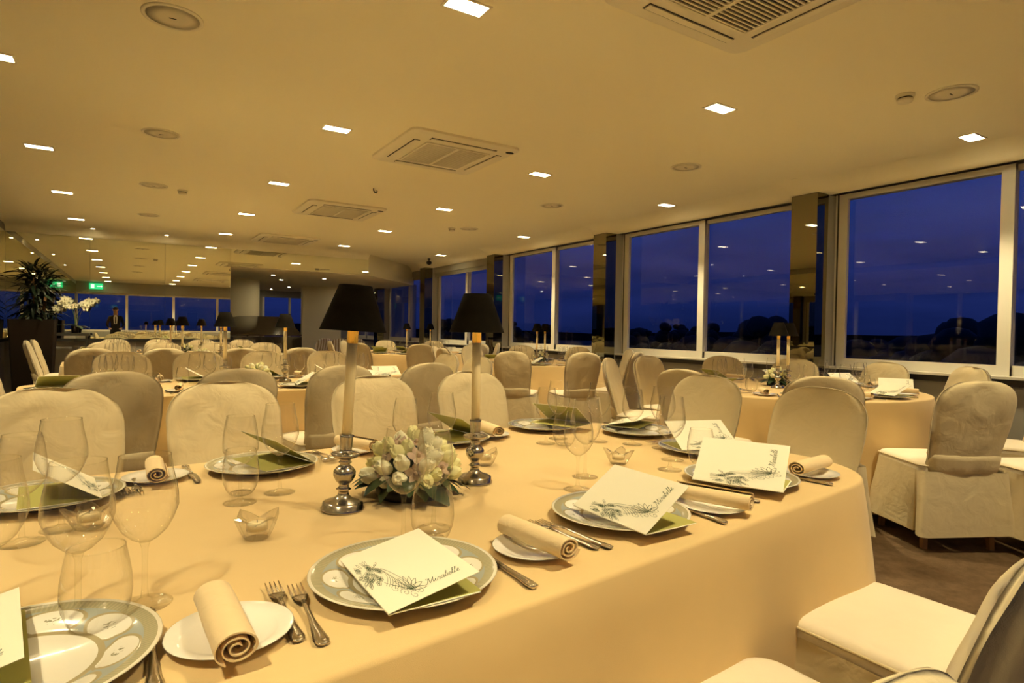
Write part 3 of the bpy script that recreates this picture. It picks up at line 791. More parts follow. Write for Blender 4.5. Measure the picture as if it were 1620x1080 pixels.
def mk_knife():
    t = thing('table_knife', '', 'knife')
    h = MB(); rings = []
    for y, w, z, th in ((-.115, .004, .003, .003), (-.112, .0095, .0035, .0035), (-.10, .0105, .0042, .0038), (-.08, .0075, .0042, .0038), (-.03, .0055, .0042, .0036), (.0, .006, .0042, .0036)):
        rings.append([(-w, y, z), (-w*.5, y, z+th), (w*.5, y, z+th), (w, y, z), (w*.5, y, z-th), (-w*.5, y, z-th)])
    h.rings(rings, cap0=True, cap1=True).build('handle', CUTL, t)
    b = MB(); rings = []
    for y, x0, x1 in ((.0, -.006, .006), (.012, -.011, .008), (.05, -.0115, .0085), (.09, -.010, .0082), (.108, -.006, .007), (.116, .001, .003)):
        rings.append([(x0, y, .0042), (x0*.2+x1*.8, y, .0056), (x1, y, .0046), (x0*.2+x1*.8, y, .0032)])
    b.rings(rings, cap0=True, cap1=True).build('blade', CUTL, t); return t
FORK = Maker(mk_fork); KNIFE = Maker(mk_knife)

# menu card: print first (emblem strokes and the name), shared by all cards
def emblem():
    m = MB(); rnd = random.Random(3); W = .00032
    def curve(p0, p1, p2, n=8, w=W):
        m.strip([((1-t)**2*p0[0]+2*t*(1-t)*p1[0]+t*t*p2[0], (1-t)**2*p0[1]+2*t*(1-t)*p1[1]+t*t*p2[1]) for t in [i/n for i in range(n+1)]], w)
    # flowers: clusters of looped petals (upper left to centre)
    for k in range(17):
        a = rnd.uniform(0, 2*PI); rr = rnd.uniform(0, 1)**.6
        cx, cy = .033+.022*rr*math.cos(a), .083+.024*rr*math.sin(a); R = rnd.uniform(.0045, .0075)
        for q in range(5):
            b = q*2*PI/5+k
            m.strip([(cx+R*.55*math.cos(b)+R*.45*math.cos(t*2*PI/9), cy+R*.55*math.sin(b)+R*.45*math.sin(t*2*PI/9)) for t in range(10)], W)
        m.strip([(cx+R*.2*math.cos(t), cy+R*.2*math.sin(t)) for t in range(8)], W*1.3)
    for k in range(22):      # sprigs and leaves around
        a = rnd.uniform(.2, 1.25)*PI; cx, cy = .033+.024*math.cos(a), .085+.026*math.sin(a); ex, ey = cx+.014*math.cos(a+rnd.uniform(-.6, .6)), cy+.014*math.sin(a+rnd.uniform(-.6, .6))
        mx, my = (cx+ex)/2, (cy+ey)/2; px_, py_ = -(ey-cy)*.3, (ex-cx)*.3
        curve((cx, cy), (mx+px_, my+py_), (ex, ey)); curve((cx, cy), (mx-px_, my-py_), (ex, ey))
    # ribbed horn
    for k in range(9):
        t = k/8; x = .050+.026*t; y = .072-.046*t; r = .019*(1-t)+.004
        curve((x-r*.55, y-r), (x+r*.9, y-r*.1), (x+r*.2, y+r*1.05), 8, W*1.2)
    curve((.040, .058), (.058, .038), (.082, .020), 10, W*1.5); curve((.060, .092), (.082, .066), (.086, .022), 10, W*1.5)
    for k in range(7):       # acanthus leaves and scrolls at the foot
        a = -.2+k*.38; x0, y0 = .078, .022
        ex, ey = x0+.034*math.cos(a), y0+.034*math.sin(a)
        curve((x0, y0), (x0+.02*math.cos(a+.5), y0+.02*math.sin(a+.5)), (ex, ey), 8, W*1.4); curve((x0, y0), (x0+.02*math.cos(a-.3), y0+.02*math.sin(a-.3)), (ex, ey), 8, W*1.4)
    for cx, cy, s in ((.062, .022, 1), (.05, .036, -1), (.092, .014, 1), (.075, .010, -1)):
        m.strip([(cx+s*.0006*t*math.cos(t*.55), cy+.0006*t*math.sin(t*.55)) for t in range(18)], W*1.3)
    return m
LET = {  # handwritten strokes in a unit box, x-height 1
 'M': (1.9, [[(.0, .2), (.2, .0), (.45, .5), (.75, 1.9), (.85, 1.2), (1.0, .1), (1.35, 1.1), (1.65, 1.9), (1.6, .9), (1.7, .1), (1.95, .25)], [(.75, 1.9), (.4, 1.6), (.2, 1.9), (.4, 2.1)]]),
 'i': (.55, [[(.0, .2), (.25, 1.), (.22, .3), (.35, .0), (.6, .25)], [(.33, 1.45), (.37, 1.55)]]),
 'r': (.7, [[(.0, .2), (.2, .9), (.3, 1.1), (.35, .9), (.6, .95), (.5, .3), (.6, .0), (.75, .25)]]),
 'a': (.85, [[(.7, .9), (.4, 1.), (.1, .5), (.25, .0), (.55, .3), (.75, 1.), (.65, .3), (.75, .0), (.9, .25)]]),
 'b': (.75, [[(.0, .2), (.4, 1.4), (.5, 2.), (.35, 2.05), (.25, 1.2), (.2, .2), (.4, .0), (.65, .4), (.6, .9), (.85, .8)]]),
 'e': (.65, [[(.0, .2), (.35, .5), (.5, .85), (.35, 1.), (.15, .6), (.2, .1), (.4, .0), (.7, .25)]]),
 'l': (.55, [[(.0, .2), (.4, 1.4), (.5, 2.), (.35, 2.05), (.25, 1.2), (.22, .2), (.4, .0), (.6, .25)]]),
}
def cursive(txt, x0, y0, s, slant=.35):
    m = MB(); x = 0
    for ch in txt:
        adv, strokes = LET[ch]
        for st in strokes:
            pts = []
            P = [st[0]]+st+[st[-1]]
            for i in range(1, len(P)-2):       # Catmull-Rom smoothing
                for k in range(5):
                    t = k/5; a, b, c, d = P[i-1], P[i], P[i+1], P[i+2]
                    f = lambda q: .5*((2*b[q])+(-a[q]+c[q])*t+(2*a[q]-5*b[q]+4*c[q]-d[q])*t*t+(-a[q]+3*b[q]-3*c[q]+d[q])*t**3)
                    pts.append((f(0), f(1)))
            pts.append(st[-1])
            pts = [(x0+s*(x+p+q*slant), y0+s*q) for p, q in pts]
            m.strip(pts, .00042)
        x += adv
    return m
EMB = emblem().mesh('emblem_print', INK, False)
TXT = cursive('Mirabelle', .069, .028, .0080).mesh('name_lettering', INK, False)
CW, CHH = .145, .225
def mk_menu(theta, printed=True):
    th = math.radians(theta)
    def fn():
        t = thing('menu_card', '', 'menu')
        MB().box(0, CW, 0, CHH, 0, .0007).build('back_cover', CARD, t, False)
        MB().box(.004, CW+.003, .003, CHH-.003, .0008, .0012).build('inner_sheet', CARDIN, t, False)
        f = MB().box(0, CW, 0, CHH, 0, .0007).build('front_cover', CARD, t, False); f.rotation_euler = (0, -th, 0); f.location = (0, 0, .0014)
        l = MB().box(.004, CW-.004, .004, CHH-.004, -.0004, 0).build('lining', CARDIN, f, False)
        if printed:
            e = place('emblem_print', EMB, f, (.003, .003, .001)); e.scale = (.60, 1.45, 1)
            place('name_lettering', TXT, f, (0, 0, .001))
        return t
    return Maker(fn)
M12, M30, M40 = mk_menu(12), mk_menu(33), mk_menu(43)
MFAR = mk_menu(30)

def votive_mesh():
    m = MB(); n = 16
    def ring(r, z, star): return [((r*(1+star*math.cos(4*(2*PI*i/n)))*math.cos(2*PI*i/n)), (r*(1+star*math.cos(4*(2*PI*i/n)))*math.sin(2*PI*i/n)), z+(.010*star*4*math.cos(4*2*PI*i/n) if star > .1 else 0)) for i in range(n)]
    m.rings([ring(.022, 0, .02), ring(.027, .006, .05), ring(.036, .024, .12), ring(.042, .040, .22), ring(.034, .040, .20), ring(.021, .034, .05), ring(.020, .016, .0)], cap0=True, cap1=True); return m
VOTM = votive_mesh().mesh('crystal_body', CRYST, False)
def mk_votive():
    t = thing('crystal_votive', '', 'candle holder'); place('crystal_body', VOTM, t)
    MB().lathe([(.0175, .017), (.0175, .030), (0, .030)], 20).build('tealight', CAND, t); MB().tube([(0, 0, .030), (0, 0, .036)], .0008, 5).build('wick', BLKM, t); return t
VOT = Maker(mk_votive)

def mk_candlestick():
    t = thing('candlestick', '', 'candlestick')
    MB().lathe([(0, 0), (.048, 0), (.049, .004), (.046, .007), (.045, .016), (.038, .020), (.022, .025), (.013, .033), (.011, .043), (.017, .047), (.011, .052), (.011, .058), (.019, .066), (.025, .078), (.025, .088), (.019, .096), (.012, .101), (.011, .105), (.015, .108), (.012, .112), (.013, .116), (.028, .121), (.033, .127), (.030, .130), (.014, .133), (.0135, .138), (.015, .165), (.0165, .170), (.0135, .171), (.0125, .160), (0, .158)], 36).build('holder', SILVER, t)
    MB().lathe([(.0118, .150), (.0116, .395), (0, .396)], 20).build('candle', CAND, t)
    b = MB().lathe([(.0128, .380), (.0128, .412), (.0145, .413), (.0145, .416), (.0105, .417), (.0105, .43), (0, .43)], 20).build('shade_carrier', BRASS, t)
    a = MB()
    for k in range(3):
        an = k*2*PI/3
        a.tube([(.0125*math.cos(an), .0125*math.sin(an), .41), (.03*math.cos(an), .03*math.sin(an), .46), (.036*math.cos(an), .036*math.sin(an), .508)], .0012, 5)
    a.build('wire_support', BRASS, b)
    s = MB(); s.open_lathe([(.075, .408), (.0745, .4085), (.0555, .46), (.037, .512), (.036, .512), (.0545, .46), (.0735, .409), (.075, .408)], 40)
    s.build('lamp_shade', SHADE, t); return t
STICK = Maker(mk_candlestick)

# flowers
def rose_mesh(mat, seed):
    m = MB(); n = 30; rings = []      # half-open bud of overlapping spiral petals
    for j in range(15):
        t = j/14; z = -.012+.036*t; r0 = .0145*math.sin(PI*(.16+.74*t))**.75
        ring = []
        for i in range(n):
            a = 2*PI*i/n; q = ((a+1.3*t+seed)*3/(2*PI)) % 1; q2 = ((a-2.2*t+seed)*2/(2*PI)) % 1
            r = r0*(1+.17*(q-.5)*min(1, t*2)+.16*(q2-.5)*t)
            ring.append((r*math.cos(a), r*math.sin(a), z+.004*(q-.5)*t))
        rings.append(ring)
    rings.append([(.5*x, .5*y, z-.004) for x, y, z in rings[-1]])
    m.rings(rings, cap0=True, cap1=True); o = m.mesh('rose', mat); return sharp(o, 40)
def orchid_mesh(mat):
    m = MB()
    for k, (L, W) in enumerate(((.022, .013), (.024, .016), (.022, .012), (.022, .012), (.024, .016))):
        a = PI/2+k*2*PI/5; vs = []; fs = []
        for j in range(5):
            v = j/4; w = W*math.sin(PI*(.12+.80*v))
            for u in (-1, 0, 1): vs.append((L*v*math.cos(a)-u*w*math.sin(a)*.6, L*v*math.sin(a)+u*w*math.cos(a)*.6, .004*v*v-.003*u*u+.002))
        for j in range(4):
            for i in range(2): q = j*3+i; fs.append((q, q+1, q+4, q+3))
        m.add(vs, fs)
    m.lathe([(0, .0), (.005, .003), (.003, .010), (0, .011)], 8); return m.mesh('orchid_bloom', mat)
def leaf_mesh(L, W, mat, bend=.25):
    m = MB(); vs = []; fs = []
    for j in range(7):
        v = j/6; w = W*math.sin(PI*(.06+.92*v))**.8
        for u in (-1, 0, 1): vs.append((u*w, L*v, -bend*L*v*v+abs(u)*w*.25))
    for j in range(6):
        for i in range(2): q = j*3+i; fs.append((q, q+1, q+4, q+3))
    return m.add(vs, fs).mesh('leaf', mat)
ROSES = [rose_mesh(PETW, 1), rose_mesh(PETY, 2)]; ORCH = orchid_mesh(PETP); ORCHW = orchid_mesh(PETW)
LF = leaf_mesh(.085, .019, LEAF, .35); LFL = leaf_mesh(.05, .010, LEAFL, .2)
def aim(o, d, roll=0):
    q = Vector(d).normalized().to_track_quat('Z', 'Y'); o.rotation_mode = 'QUATERNION'; o.rotation_quaternion = q
def mk_flowers():
    t = thing('flower_arrangement', '', 'flowers')
    MB().lathe([(0, 0), (.082, 0), (.088, .008), (.088, .024), (.08, .026), (0, .026)], 28).build('dish', BLKM, t)
    MB().lathe([(.076, .026), (.086, .055), (.078, .09), (.052, .118), (0, .130)], 18).build('foliage_core', LEAF, t)
    rnd = random.Random(11)
    for k in range(30):
        a = k*2.399; o = place('leaf', LF, t, (.07*math.cos(a), .07*math.sin(a), .03+.028*rnd.random())); o.rotation_euler = (rnd.uniform(-.15, .12), rnd.uniform(-.4, .4), a-PI/2); q = rnd.uniform(.7, 1.0); o.scale = (q*1.2, q, q)
    for k in range(64):
        el = math.asin(min(1, -.10+1.08*(k+.5)/64)); a = k*2.399+rnd.uniform(-.15, .15)
        d = (math.cos(el)*math.cos(a), math.cos(el)*math.sin(a), math.sin(el)); h = rnd.uniform(.86, 1.06)
        p = (.098*h*d[0], .098*h*d[1], .050+.098*h*d[2])
        if k % 3 == 2: o = place('orchid_bloom', ORCH, t, p); q = rnd.uniform(1.0, 1.3)
        else: o = place('rose', ROSES[(k//2) % 2], t, p); q = rnd.uniform(1.0, 1.35)
        aim(o, (d[0]+rnd.uniform(-.3, .3), d[1]+rnd.uniform(-.3, .3), d[2]+.2)); o.scale = (q, q, q)
    for k in range(14):
        el = rnd.uniform(.1, 1.2); a = k*1.7; d = (math.cos(el)*math.cos(a), math.cos(el)*math.sin(a), math.sin(el))
        o = place('leaf', LFL, t, (.080*d[0], .075*d[1], .055+.075*d[2])); o.rotation_euler = (el-.1, 0, a-PI/2); o.scale = (.7,)*3
    return t
FLOW = Maker(mk_flowers)
def mk_flowers_low():
    t = thing('flower_arrangement', '', 'flowers')
    MB().lathe([(0, 0), (.070, 0), (.075, .008), (.075, .028), (0, .03)], 16).build('dish', BLKM, t)
    MB().lathe([(.066, .03), (.062, .07), (.045, .1), (0, .11)], 12).build('foliage_core', LEAF, t)
    rnd = random.Random(12)
    for k in range(10):
        a = k*2.399; o = place('leaf', LF, t, (.055*math.cos(a), .055*math.sin(a), .04)); o.rotation_euler = (.1, 0, a-PI/2)
    for k in range(14):
        el = math.asin(.05+.92*(k+.5)/14); a = k*2.399; d = (math.cos(el)*math.cos(a), math.cos(el)*math.sin(a), math.sin(el))
        o = place('rose', ROSES[k % 2], t, (.072*d[0], .072*d[1], .06+.07*d[2])); aim(o, d); o.scale = (1.25,)*3
    return t
FLOWF = Maker(mk_flowers_low)

# ------------------------------------------------------------------ foreground table settings
Z = TZ+.0005
def put(me, name, x, y, z, rz, label, cat, group): 
    return tag(place(name, me, None, (x, y, z), rz), label, cat, group)
# key, charger centre, seat side (0 front, 1 across), description, bread plate, napkin angle (deg of roll axis)
SET = [('S0', -.115, .905, AL, 'at the bottom left corner of the picture'), ('S1', .385, .925, AL, 'nearest the camera at bottom centre'), ('S2', .93, 1.0, AL, 'second from the front right corner'), ('S3', 1.453, 1.075, AL+.2, 'at the front right corner of the foreground table'),
       ('S5', -.16, 1.75, PI+AL, 'across the table at the left picture edge'), ('S6', .33, 1.865, PI+AL, 'across the table left of the tall candle'), ('S7', 1.0, 2.0, PI+AL, 'across the table behind the flowers'), ('S8', 1.49, 2.08, PI+AL-.2, 'across the table right of the second candle'),
       ('S9', 1.765, 1.80, -PI/2-.2+PI, 'at the right end of the foreground table, farther'), ('S10', 1.70, 1.415, PI/2, 'at the right table end, behind the upright menu')]
GC = 'charger plates on the foreground table'
for k, x, y, rz, d in SET:
    put(CH, 'charger_plate', x, y, Z, rz, 'patterned gold and grey charger plate '+d, 'plate', GC)
D12 = 'menu cards on the foreground table'
zc = Z+.0225
M12((.300, .775, zc), 0.0, 'floral menu card lying on the charger nearest the camera', D12)
M30((.845, .835, zc), 0.0, 'floral menu card lying half open on the second charger from the corner', D12)
M40((1.370, .890, zc), math.radians(25), 'bright floral menu card propped open on the corner charger', D12)
M12((-.235, .80, zc), math.radians(8), 'menu card cut off by the bottom left corner of the picture', D12)
M30((-.075, 1.845, zc), math.radians(186), 'menu card propped on the charger at the left edge across the table', D12)
M30((.395, 1.975, zc), math.radians(195), 'menu card showing its olive lining left of the tall candle', D12)
M30((1.07, 2.105, zc), math.radians(188), 'menu card with olive lining partly behind the flowers', D12)
M30((1.585, 2.185, zc), math.radians(200), 'menu card with olive lining right of the second candle', D12)
M12((1.685, 1.915, zc), math.radians(-62), 'white menu card lying on the charger at the right table end', D12)
M30((1.775, 1.315, zc), math.radians(72), 'menu card tilted up behind the bright upright menu', D12)
BR = [('S1', .115, .868, 'beside the two forks nearest the camera'), ('S2', .645, .925, 'between the two nearest chargers'), ('S3', 1.165, .94, 'between the second and corner chargers'), ('S10', 1.70, 1.02, 'at the front right table corner'),
      ('S5', .06, 1.86, 'across the table near the left chairs'), ('S6', .64, 1.97, 'across the table behind the tall candlestick'), ('S7', 1.185, 2.02, 'across the table behind the second candlestick'), ('S9', 1.84, 1.57, 'at the right table end beside the tumbler')]
for i, (k, x, y, d) in enumerate(BR):
    put(BP, 'bread_plate', x, y, Z, 0, 'white bread plate '+d, 'plate', 'bread plates on the foreground table')
NP = [(.106, .850, 2, 'largest rolled napkin at bottom left with its spiral end to the camera'), (.640, .912, 7, 'rolled napkin on the bread plate between the two nearest chargers'), (1.155, .93, 22, 'rolled napkin in front of the bright upright menu'), (1.69, 1.01, -84, 'rolled napkin at the front right table corner'),
      (.06, 1.845, 0, 'short looking rolled napkin across the table near the left chairs'), (.635, 1.955, 22, 'rolled napkin behind the tall candlestick'), (1.18, 2.01, -6, 'rolled napkin behind the second candlestick'), (1.83, 1.56, -69, 'rolled napkin at the right table end beside the wine glasses')]
for i, (x, y, a, d) in enumerate(NP):
    put(NAPS[i % 3], 'rolled_napkin', x, y, Z+.0122, math.radians(a), d, 'napkin', 'rolled napkins on the foreground table')
GF = 'forks on the foreground table'
for x, y, a, d in ((.190, .905, -1, 'outer fork left of the nearest charger'), (.217, .880, -2, 'inner fork left of the nearest charger'), (.735, .965, 10, 'outer fork beside the second charger'), (.760, .955, 10, 'inner fork beside the second charger'), (1.262, 1.02, 14, 'outer fork left of the corner charger'), (1.285, 1.01, 14, 'inner fork left of the corner charger'),
               (.505, 1.925, 187, 'outer fork across the table left of the tall candle'), (.53, 1.935, 187, 'inner fork across the table left of the tall candle'), (.012, 1.80, 184, 'outer fork across the table beside the left edge setting'), (-.012, 1.79, 184, 'inner fork across the table beside the left edge setting'), (1.72, 1.60, 85, 'fork at the right table end')):
    FORK((x, y, Z+.001), math.radians(a), d, GF)
GK = 'knives on the foreground table'
for x, y, a, d in ((.548, .900, 1, 'knife right of the nearest charger'), (1.098, .96, 0, 'knife right of the second charger'), (1.615, 1.03, 14, 'knife right of the corner charger'), (.025, .890, 0, 'wide bladed knife beside the bottom left charger'), (.145, 1.875, 184, 'knife across the table beside the napkin near the left chairs'), (.815, 1.99, 186, 'knife across the table behind the flowers')):
    KNIFE((x, y, Z+.0006), math.radians(a), d, GK)
GW = 'wine glasses on the foreground table'
for big, x, y, d in ((1, -.060, 1.03, 'large wine glass at lower left behind the tumbler'), (1, .020, 1.035, 'wine glass at lower left, right of the large one'), (1, -.165, 1.10, 'wine glass cut off by the left picture edge'), (1, .452, 1.095, 'wine glass standing in front of the white flowers'), (0, .535, 1.135, 'smaller wine glass right of the one before the flowers'),
                (0, .994, 1.232, 'wine glass behind the second charger'), (1, 1.10, 1.33, 'wine glass beside the crystal holder in the middle right'), (1, .318, 1.573, 'wine glass across the table, right of the pair left of the tall candle'), (0, .220, 1.525, 'wine glass across the table, left of the pair left of the tall candle'),
                (1, -.115, 1.50, 'wine glass in front of the left edge menu'), (0, -.17, 1.44, 'smaller wine glass at the left picture edge'), (1, .80, 1.65, 'tall wine glass between the flowers and the right candle'), (0, .70, 1.69, 'wine glass behind the flowers to the left'),
                (0, 1.30, 1.80, 'wine glass in the right cluster, leftmost'), (1, 1.40, 1.86, 'wine glass in the right cluster, second from left'), (1, 1.50, 1.74, 'wine glass in the right cluster before the white menu'), (0, 1.575, 1.635, 'wine glass in the right cluster in front of the end setting'), (1, 1.62, 1.53, 'wine glass in the right cluster beside the end napkin'), (1, 1.385, 1.275, 'large wine glass left of the bright upright menu'), (0, 1.50, 1.37, 'wine glass just behind the bright upright menu')):
    (WBIG if big else WMED)((x, y, Z), random.uniform(0, 6), d, GW)
for x, y, d in ((-.037, .985, 'stemless tumbler at lower left, nearest the camera'), (.502, 1.07, 'stemless tumbler behind the nearest charger'), (.232, 1.60, 'stemless tumbler across the table left of the tall candle'), (1.335, 1.735, 'stemless tumbler in the right glass cluster'), (1.535, 1.285, 'stemless tumbler behind the bright upright menu'), (-.20, 1.03, 'stemless tumbler at the left picture edge')):
    TUMB((x, y, Z), 0, d, 'stemless tumblers on the foreground table')
for x, y, a, d in ((.212, 1.255, .5, 'star shaped crystal candle holder left of the tall candlestick'), (-.068, 1.48, .2, 'crystal candle holder behind the left wine glasses'), (.925, 1.60, .3, 'crystal candle holder behind the second candlestick'), (1.30, 1.41, .6, 'crystal candle holder among the right wine glasses')):
    VOT((x, y, Z), a, d, 'crystal candle holders on the foreground table')
STICK((.412, 1.36, Z), 0, 'tall candlestick with dark shade left of the flowers', 'candlesticks', rot=(.012, .045, 0))
STICK((.795, 1.43, Z), .4, 'tall candlestick with dark shade right of the flowers', 'candlesticks')
FLOW((.598, 1.40, Z), .3, 'round arrangement of white roses and orchids on the foreground table')

# ------------------------------------------------------------------ settings on the other tables
def settings(spots, where, group, knife=True, printed=True):
    """spots: (x, y, facing in degrees) with x, y the charger centre"""
    for (x, y, f, wh) in spots:
        a = math.radians(f); d = Vector((math.cos(a), math.sin(a))); l = Vector((-d.y, d.x))
        P = lambda fd, ld: (x+d.x*fd+l.x*ld, y+d.y*fd+l.y*ld)
        rz = a-PI/2; w = wh+' '+where
        put(CHL, 'charger_plate', x, y, Z, rz, 'charger plate '+w, 'plate', 'charger plates '+where)
        mx, my = P(-.10, .06); MFAR((mx, my, zc), rz+random.uniform(-.35, .35), 'menu card '+w, 'menu cards '+where)
        bx_, by_ = P(.02, .25); put(BPL, 'bread_plate', bx_, by_, Z, 0, 'bread plate '+w, 'plate', 'bread plates '+where)
        put(NAPL, 'rolled_napkin', bx_, by_, Z+.0122, rz+random.uniform(-.3, .3), 'rolled napkin '+w, 'napkin', 'rolled napkins '+where)
        for (fd, ld), which in (((.22, -.06), 'first'), ((.26, .03), 'second')):
            gx, gy = P(fd, ld); WFAR((gx, gy, Z), 0, '%s wine glass %s' % (which, w), 'wine glasses '+where)
        gx, gy = P(.18, -.13); TUMF((gx, gy, Z), 0, 'water tumbler '+w, 'tumblers '+where)
        if knife:
            gx, gy = P(0, -.19); KNIFE((gx, gy, Z+.0006), rz, 'knife '+w, 'knives '+where)
            gx, gy = P(0, .165); FORK((gx, gy, Z+.001), rz, 'fork '+w, 'forks '+where)
def long_spots(key, n, ends):
    cx, cy, w, d, rz = LT[key]; c, s = math.cos(rz), math.sin(rz); out = []
    T = lambda u, v: (cx+c*u-s*v, cy+s*u+c*v)
    names = ['leftmost', 'left of middle', 'right of middle', 'rightmost']
    for i in range(n):
        u = -w/2+.55+(w-1.1)*i/(n-1)
        x, y = T(u, -d/2+.19); out.append((x, y, 90+math.degrees(rz), names[i]+' on the near side of'))
        x, y = T(u, d/2-.19); out.append((x, y, 270+math.degrees(rz), names[i]+' on the far side of'))
    if 'L' in ends: x, y = T(-w/2+.19, 0); out.append((x, y, math.degrees(rz), 'at the left end of'))
    if 'R' in ends: x, y = T(w/2-.19, 0); out.append((x, y, 180+math.degrees(rz), 'at the right end of'))
    return out
settings(long_spots('T2', 4, 'LR'), 'the second long table', 'T2')
settings(long_spots('T6', 4, 'L'), 'the third long table', 'T6', False)
settings(long_spots('T7', 4, 'L'), 'the farthest long table', 'T7', False)
for key, wh, off in (('R1', 'the nearest round table', -139), ('R2', 'the middle round table', -128), ('R3', 'the farthest round table', -130)):
    cx, cy, r = RT[key]; sp = []
    for k in range(8):
        a = off+k*45; x = cx+(r-.2)*math.cos(math.radians(a)); y = cy+(r-.2)*math.sin(math.radians(a))
        sp.append((x, y, a+180, ['nearest', 'near right', 'right', 'far right', 'farthest', 'far left', 'left', 'near left'][k]+' seat of'))
    settings(sp, wh, key, key == 'R1')
for cx, cy, dx, dy, where in ((.78, 4.72, .21, .03, 'second long table'), (.70, 7.75, .2, .02, 'third long table'), (.70, 10.05, .2, 0, 'farthest long table'), (4.36, 2.86, .103, .025, 'nearest round table'), (4.62, 6.55, .10, .05, 'middle round table'), (4.28, 9.8, .17, -.12, 'farthest round table')):
    STICK((cx-dx, cy-dy, Z), 0, 'candlestick with dark shade on the %s, left one' % where, 'candlesticks')
    STICK((cx+dx, cy+dy, Z), 0, 'candlestick with dark shade on the %s, right one' % where, 'candlesticks')
    f = (cx, cy-.03) if 'round' not in where else (cx-.06, cy-.16)
    FLOWF((f[0] if 'long' in where else cx+.10, f[1] if 'long' in where else cy+.12, Z), 0, 'white flower arrangement on the '+where, 'flower arrangements on the other tables')

# ------------------------------------------------------------------ far left: planter, orchids, bench
t = thing('tall_planter', 'tall dark planter with a bushy plant by the far left mirror', 'planter', (-1.20, 11.25, 0))
MB().rings([[(x, y, 0) for x, y in rrect(.42, .42, .02, 2)], [(x, y, 1.22) for x, y in rrect(.54, .54, .02, 2)], [(x, y, 1.22) for x, y in rrect(.50, .50, .02, 2)], [(x, y, 1.17) for x, y in rrect(.49, .49, .02, 2)]], cap0=True, cap1=True).build('pot', POT, t, False)
DL = leaf_mesh(.40, .026, LEAFD, .5)
MB().tube([(0, 0, 1.15), (.02, .01, 1.5), (-.01, 0, 1.85)], .025, 8).tube([(.08, .05, 1.15), (.12, .06, 1.4), (.14, .05, 1.6)], .02, 8).build('stem', WOODL, t)
rnd = random.Random(5)
for k in range(270):
    h = rnd.uniform(1.22, 2.0); a = rnd.uniform(0, 2*PI); rr = rnd.uniform(0, .15)
    o = place('leaf', DL, t, (rr*math.cos(a), rr*math.sin(a), h)); o.rotation_euler = (rnd.uniform(-.4, .9) if h < 1.75 else rnd.uniform(.1, 1.5), rnd.uniform(-.4, .4), a-PI/2+rnd.uniform(-.5, .5))
    s_ = rnd.uniform(.5, .78); o.scale = (s_*1.25, s_*.72, s_)
def orchid_pot(x, y, z, n, hgt, lean, label):
    t = thing('potted_orchid', label, 'orchid', (x, y, z)); rnd = random.Random(int(x*100+n))
    MB().lathe([(0, 0), (.045, 0), (.058, .11), (.052, .11), (.048, .095), (0, .095)], 20).build('pot', POT, t)
    for k in range(n):
        a = rnd.uniform(-.6, .6)+(PI if k % 2 else 0); ex = lean*(1 if k % 2 == 0 else -.6)
        pts = [(ex*v*v*1.2, .05*math.sin(k+v), .09+hgt*(v-.28*v**3)) for v in [i/8 for i in range(9)]]
        st = MB().tube(pts, .003, 6).build('flower_stem', LEAFL, t)
        for j in range(8):
            v = .62+.38*j/7; p = (ex*v*v*1.2+rnd.uniform(-.05, .05), .05*math.sin(k+v)-.02+rnd.uniform(-.03, .03), .09+hgt*(v-.28*v**3)+rnd.uniform(-.05, .03))
            o = place('orchid_bloom', ORCHW, t, p); aim(o, (rnd.uniform(-.4, .6), -1, rnd.uniform(-.2, .5))); o.scale = (2.3,)*3
    for k in range(5):
        o = place('leaf', LF, t, (0, 0, .1)); o.rotation_euler = (rnd.uniform(.1, .6), 0, k*1.26); o.scale = (2, 2, 2)
    return t
t = thing('side_stand', 'dark narrow side stand before the far mirror', 'stand', (-.85, 11.55, 0))
MB().box(-.32, .32, -.14, .14, .98, 1.02).build('top', DARKW, t, False)
for x in (-.28, .28):
    for y in (-.10, .10): MB().box(x-.015, x+.015, y-.015, y+.015, 0, .98).build('leg', DARKW, t, False)
orchid_pot(-.72, 11.55, 1.0205, 4, .58, .18, 'large white orchid arching over the side stand')
orchid_pot(-1.02, 11.55, 1.0205, 3, .50, -.2, 'smaller white orchid beside the planter')

# ------------------------------------------------------------------ annex: grand piano and striped chairs
def piano():
    t = thing('grand_piano', 'black grand piano with raised lid beyond the opening', 'piano', (2.2, 13.35, 0), math.radians(90))
    out = [(-.74, -.75), (.74, -.75), (.74, -.1), (.70, .25), (.50, .55), (.25, .75), (-.05, .95), (-.40, 1.05), (-.66, .95), (-.74, .7)]
    MB().rings([[(x, y, .62) for x, y in out], [(x, y, .98) for x, y in out]], cap0=True, cap1=True).build('case', BLACK, t, False)
    lid = MB().rings([[(x+.74, y, 0) for x, y in out if y > -.5 or True], [(x+.74, y, .025) for x, y in out]], cap0=True, cap1=True).build('lid', BLACK, t, False)
    lid.location = (-.74, 0, .985); lid.rotation_euler = (0, -math.radians(15), 0)
    MB().tube([(.40, .1, .98), (.36, .1, 1.235)], .012, 8).build('lid_prop', BLACK, t)
    MB().box(-.62, .62, -.82, -.62, .70, .74).build('keyboard', PORC, t, False)
    for x, y in ((-.6, -.55), (.6, -.55), (-.3, .75)): MB().lathe([(.05, 0), (.035, .1), (.06, .62)], 12, x, y).build('leg', BLACK, t)
piano()
SB = [chair_back(s).mesh('backrest', STRIPE) for s in (2.2,)]; SS = chair_seat().mesh('seat', STRIPE)
for x, y, f, d in ((3.35, 13.1, 110, 'striped chair in the annex beside the piano, left one'), (3.85, 12.95, 75, 'striped chair in the annex, middle one'), (4.35, 13.3, 60, 'striped chair in the annex, right one')):
    t = thing('striped_chair', d, 'chair', (x, y, 0), math.radians(f-90), 'striped chairs in the annex')
    place('backrest', SB[0], t); place('seat', SS, t)
    for l in LEGS: place('leg', l, t)

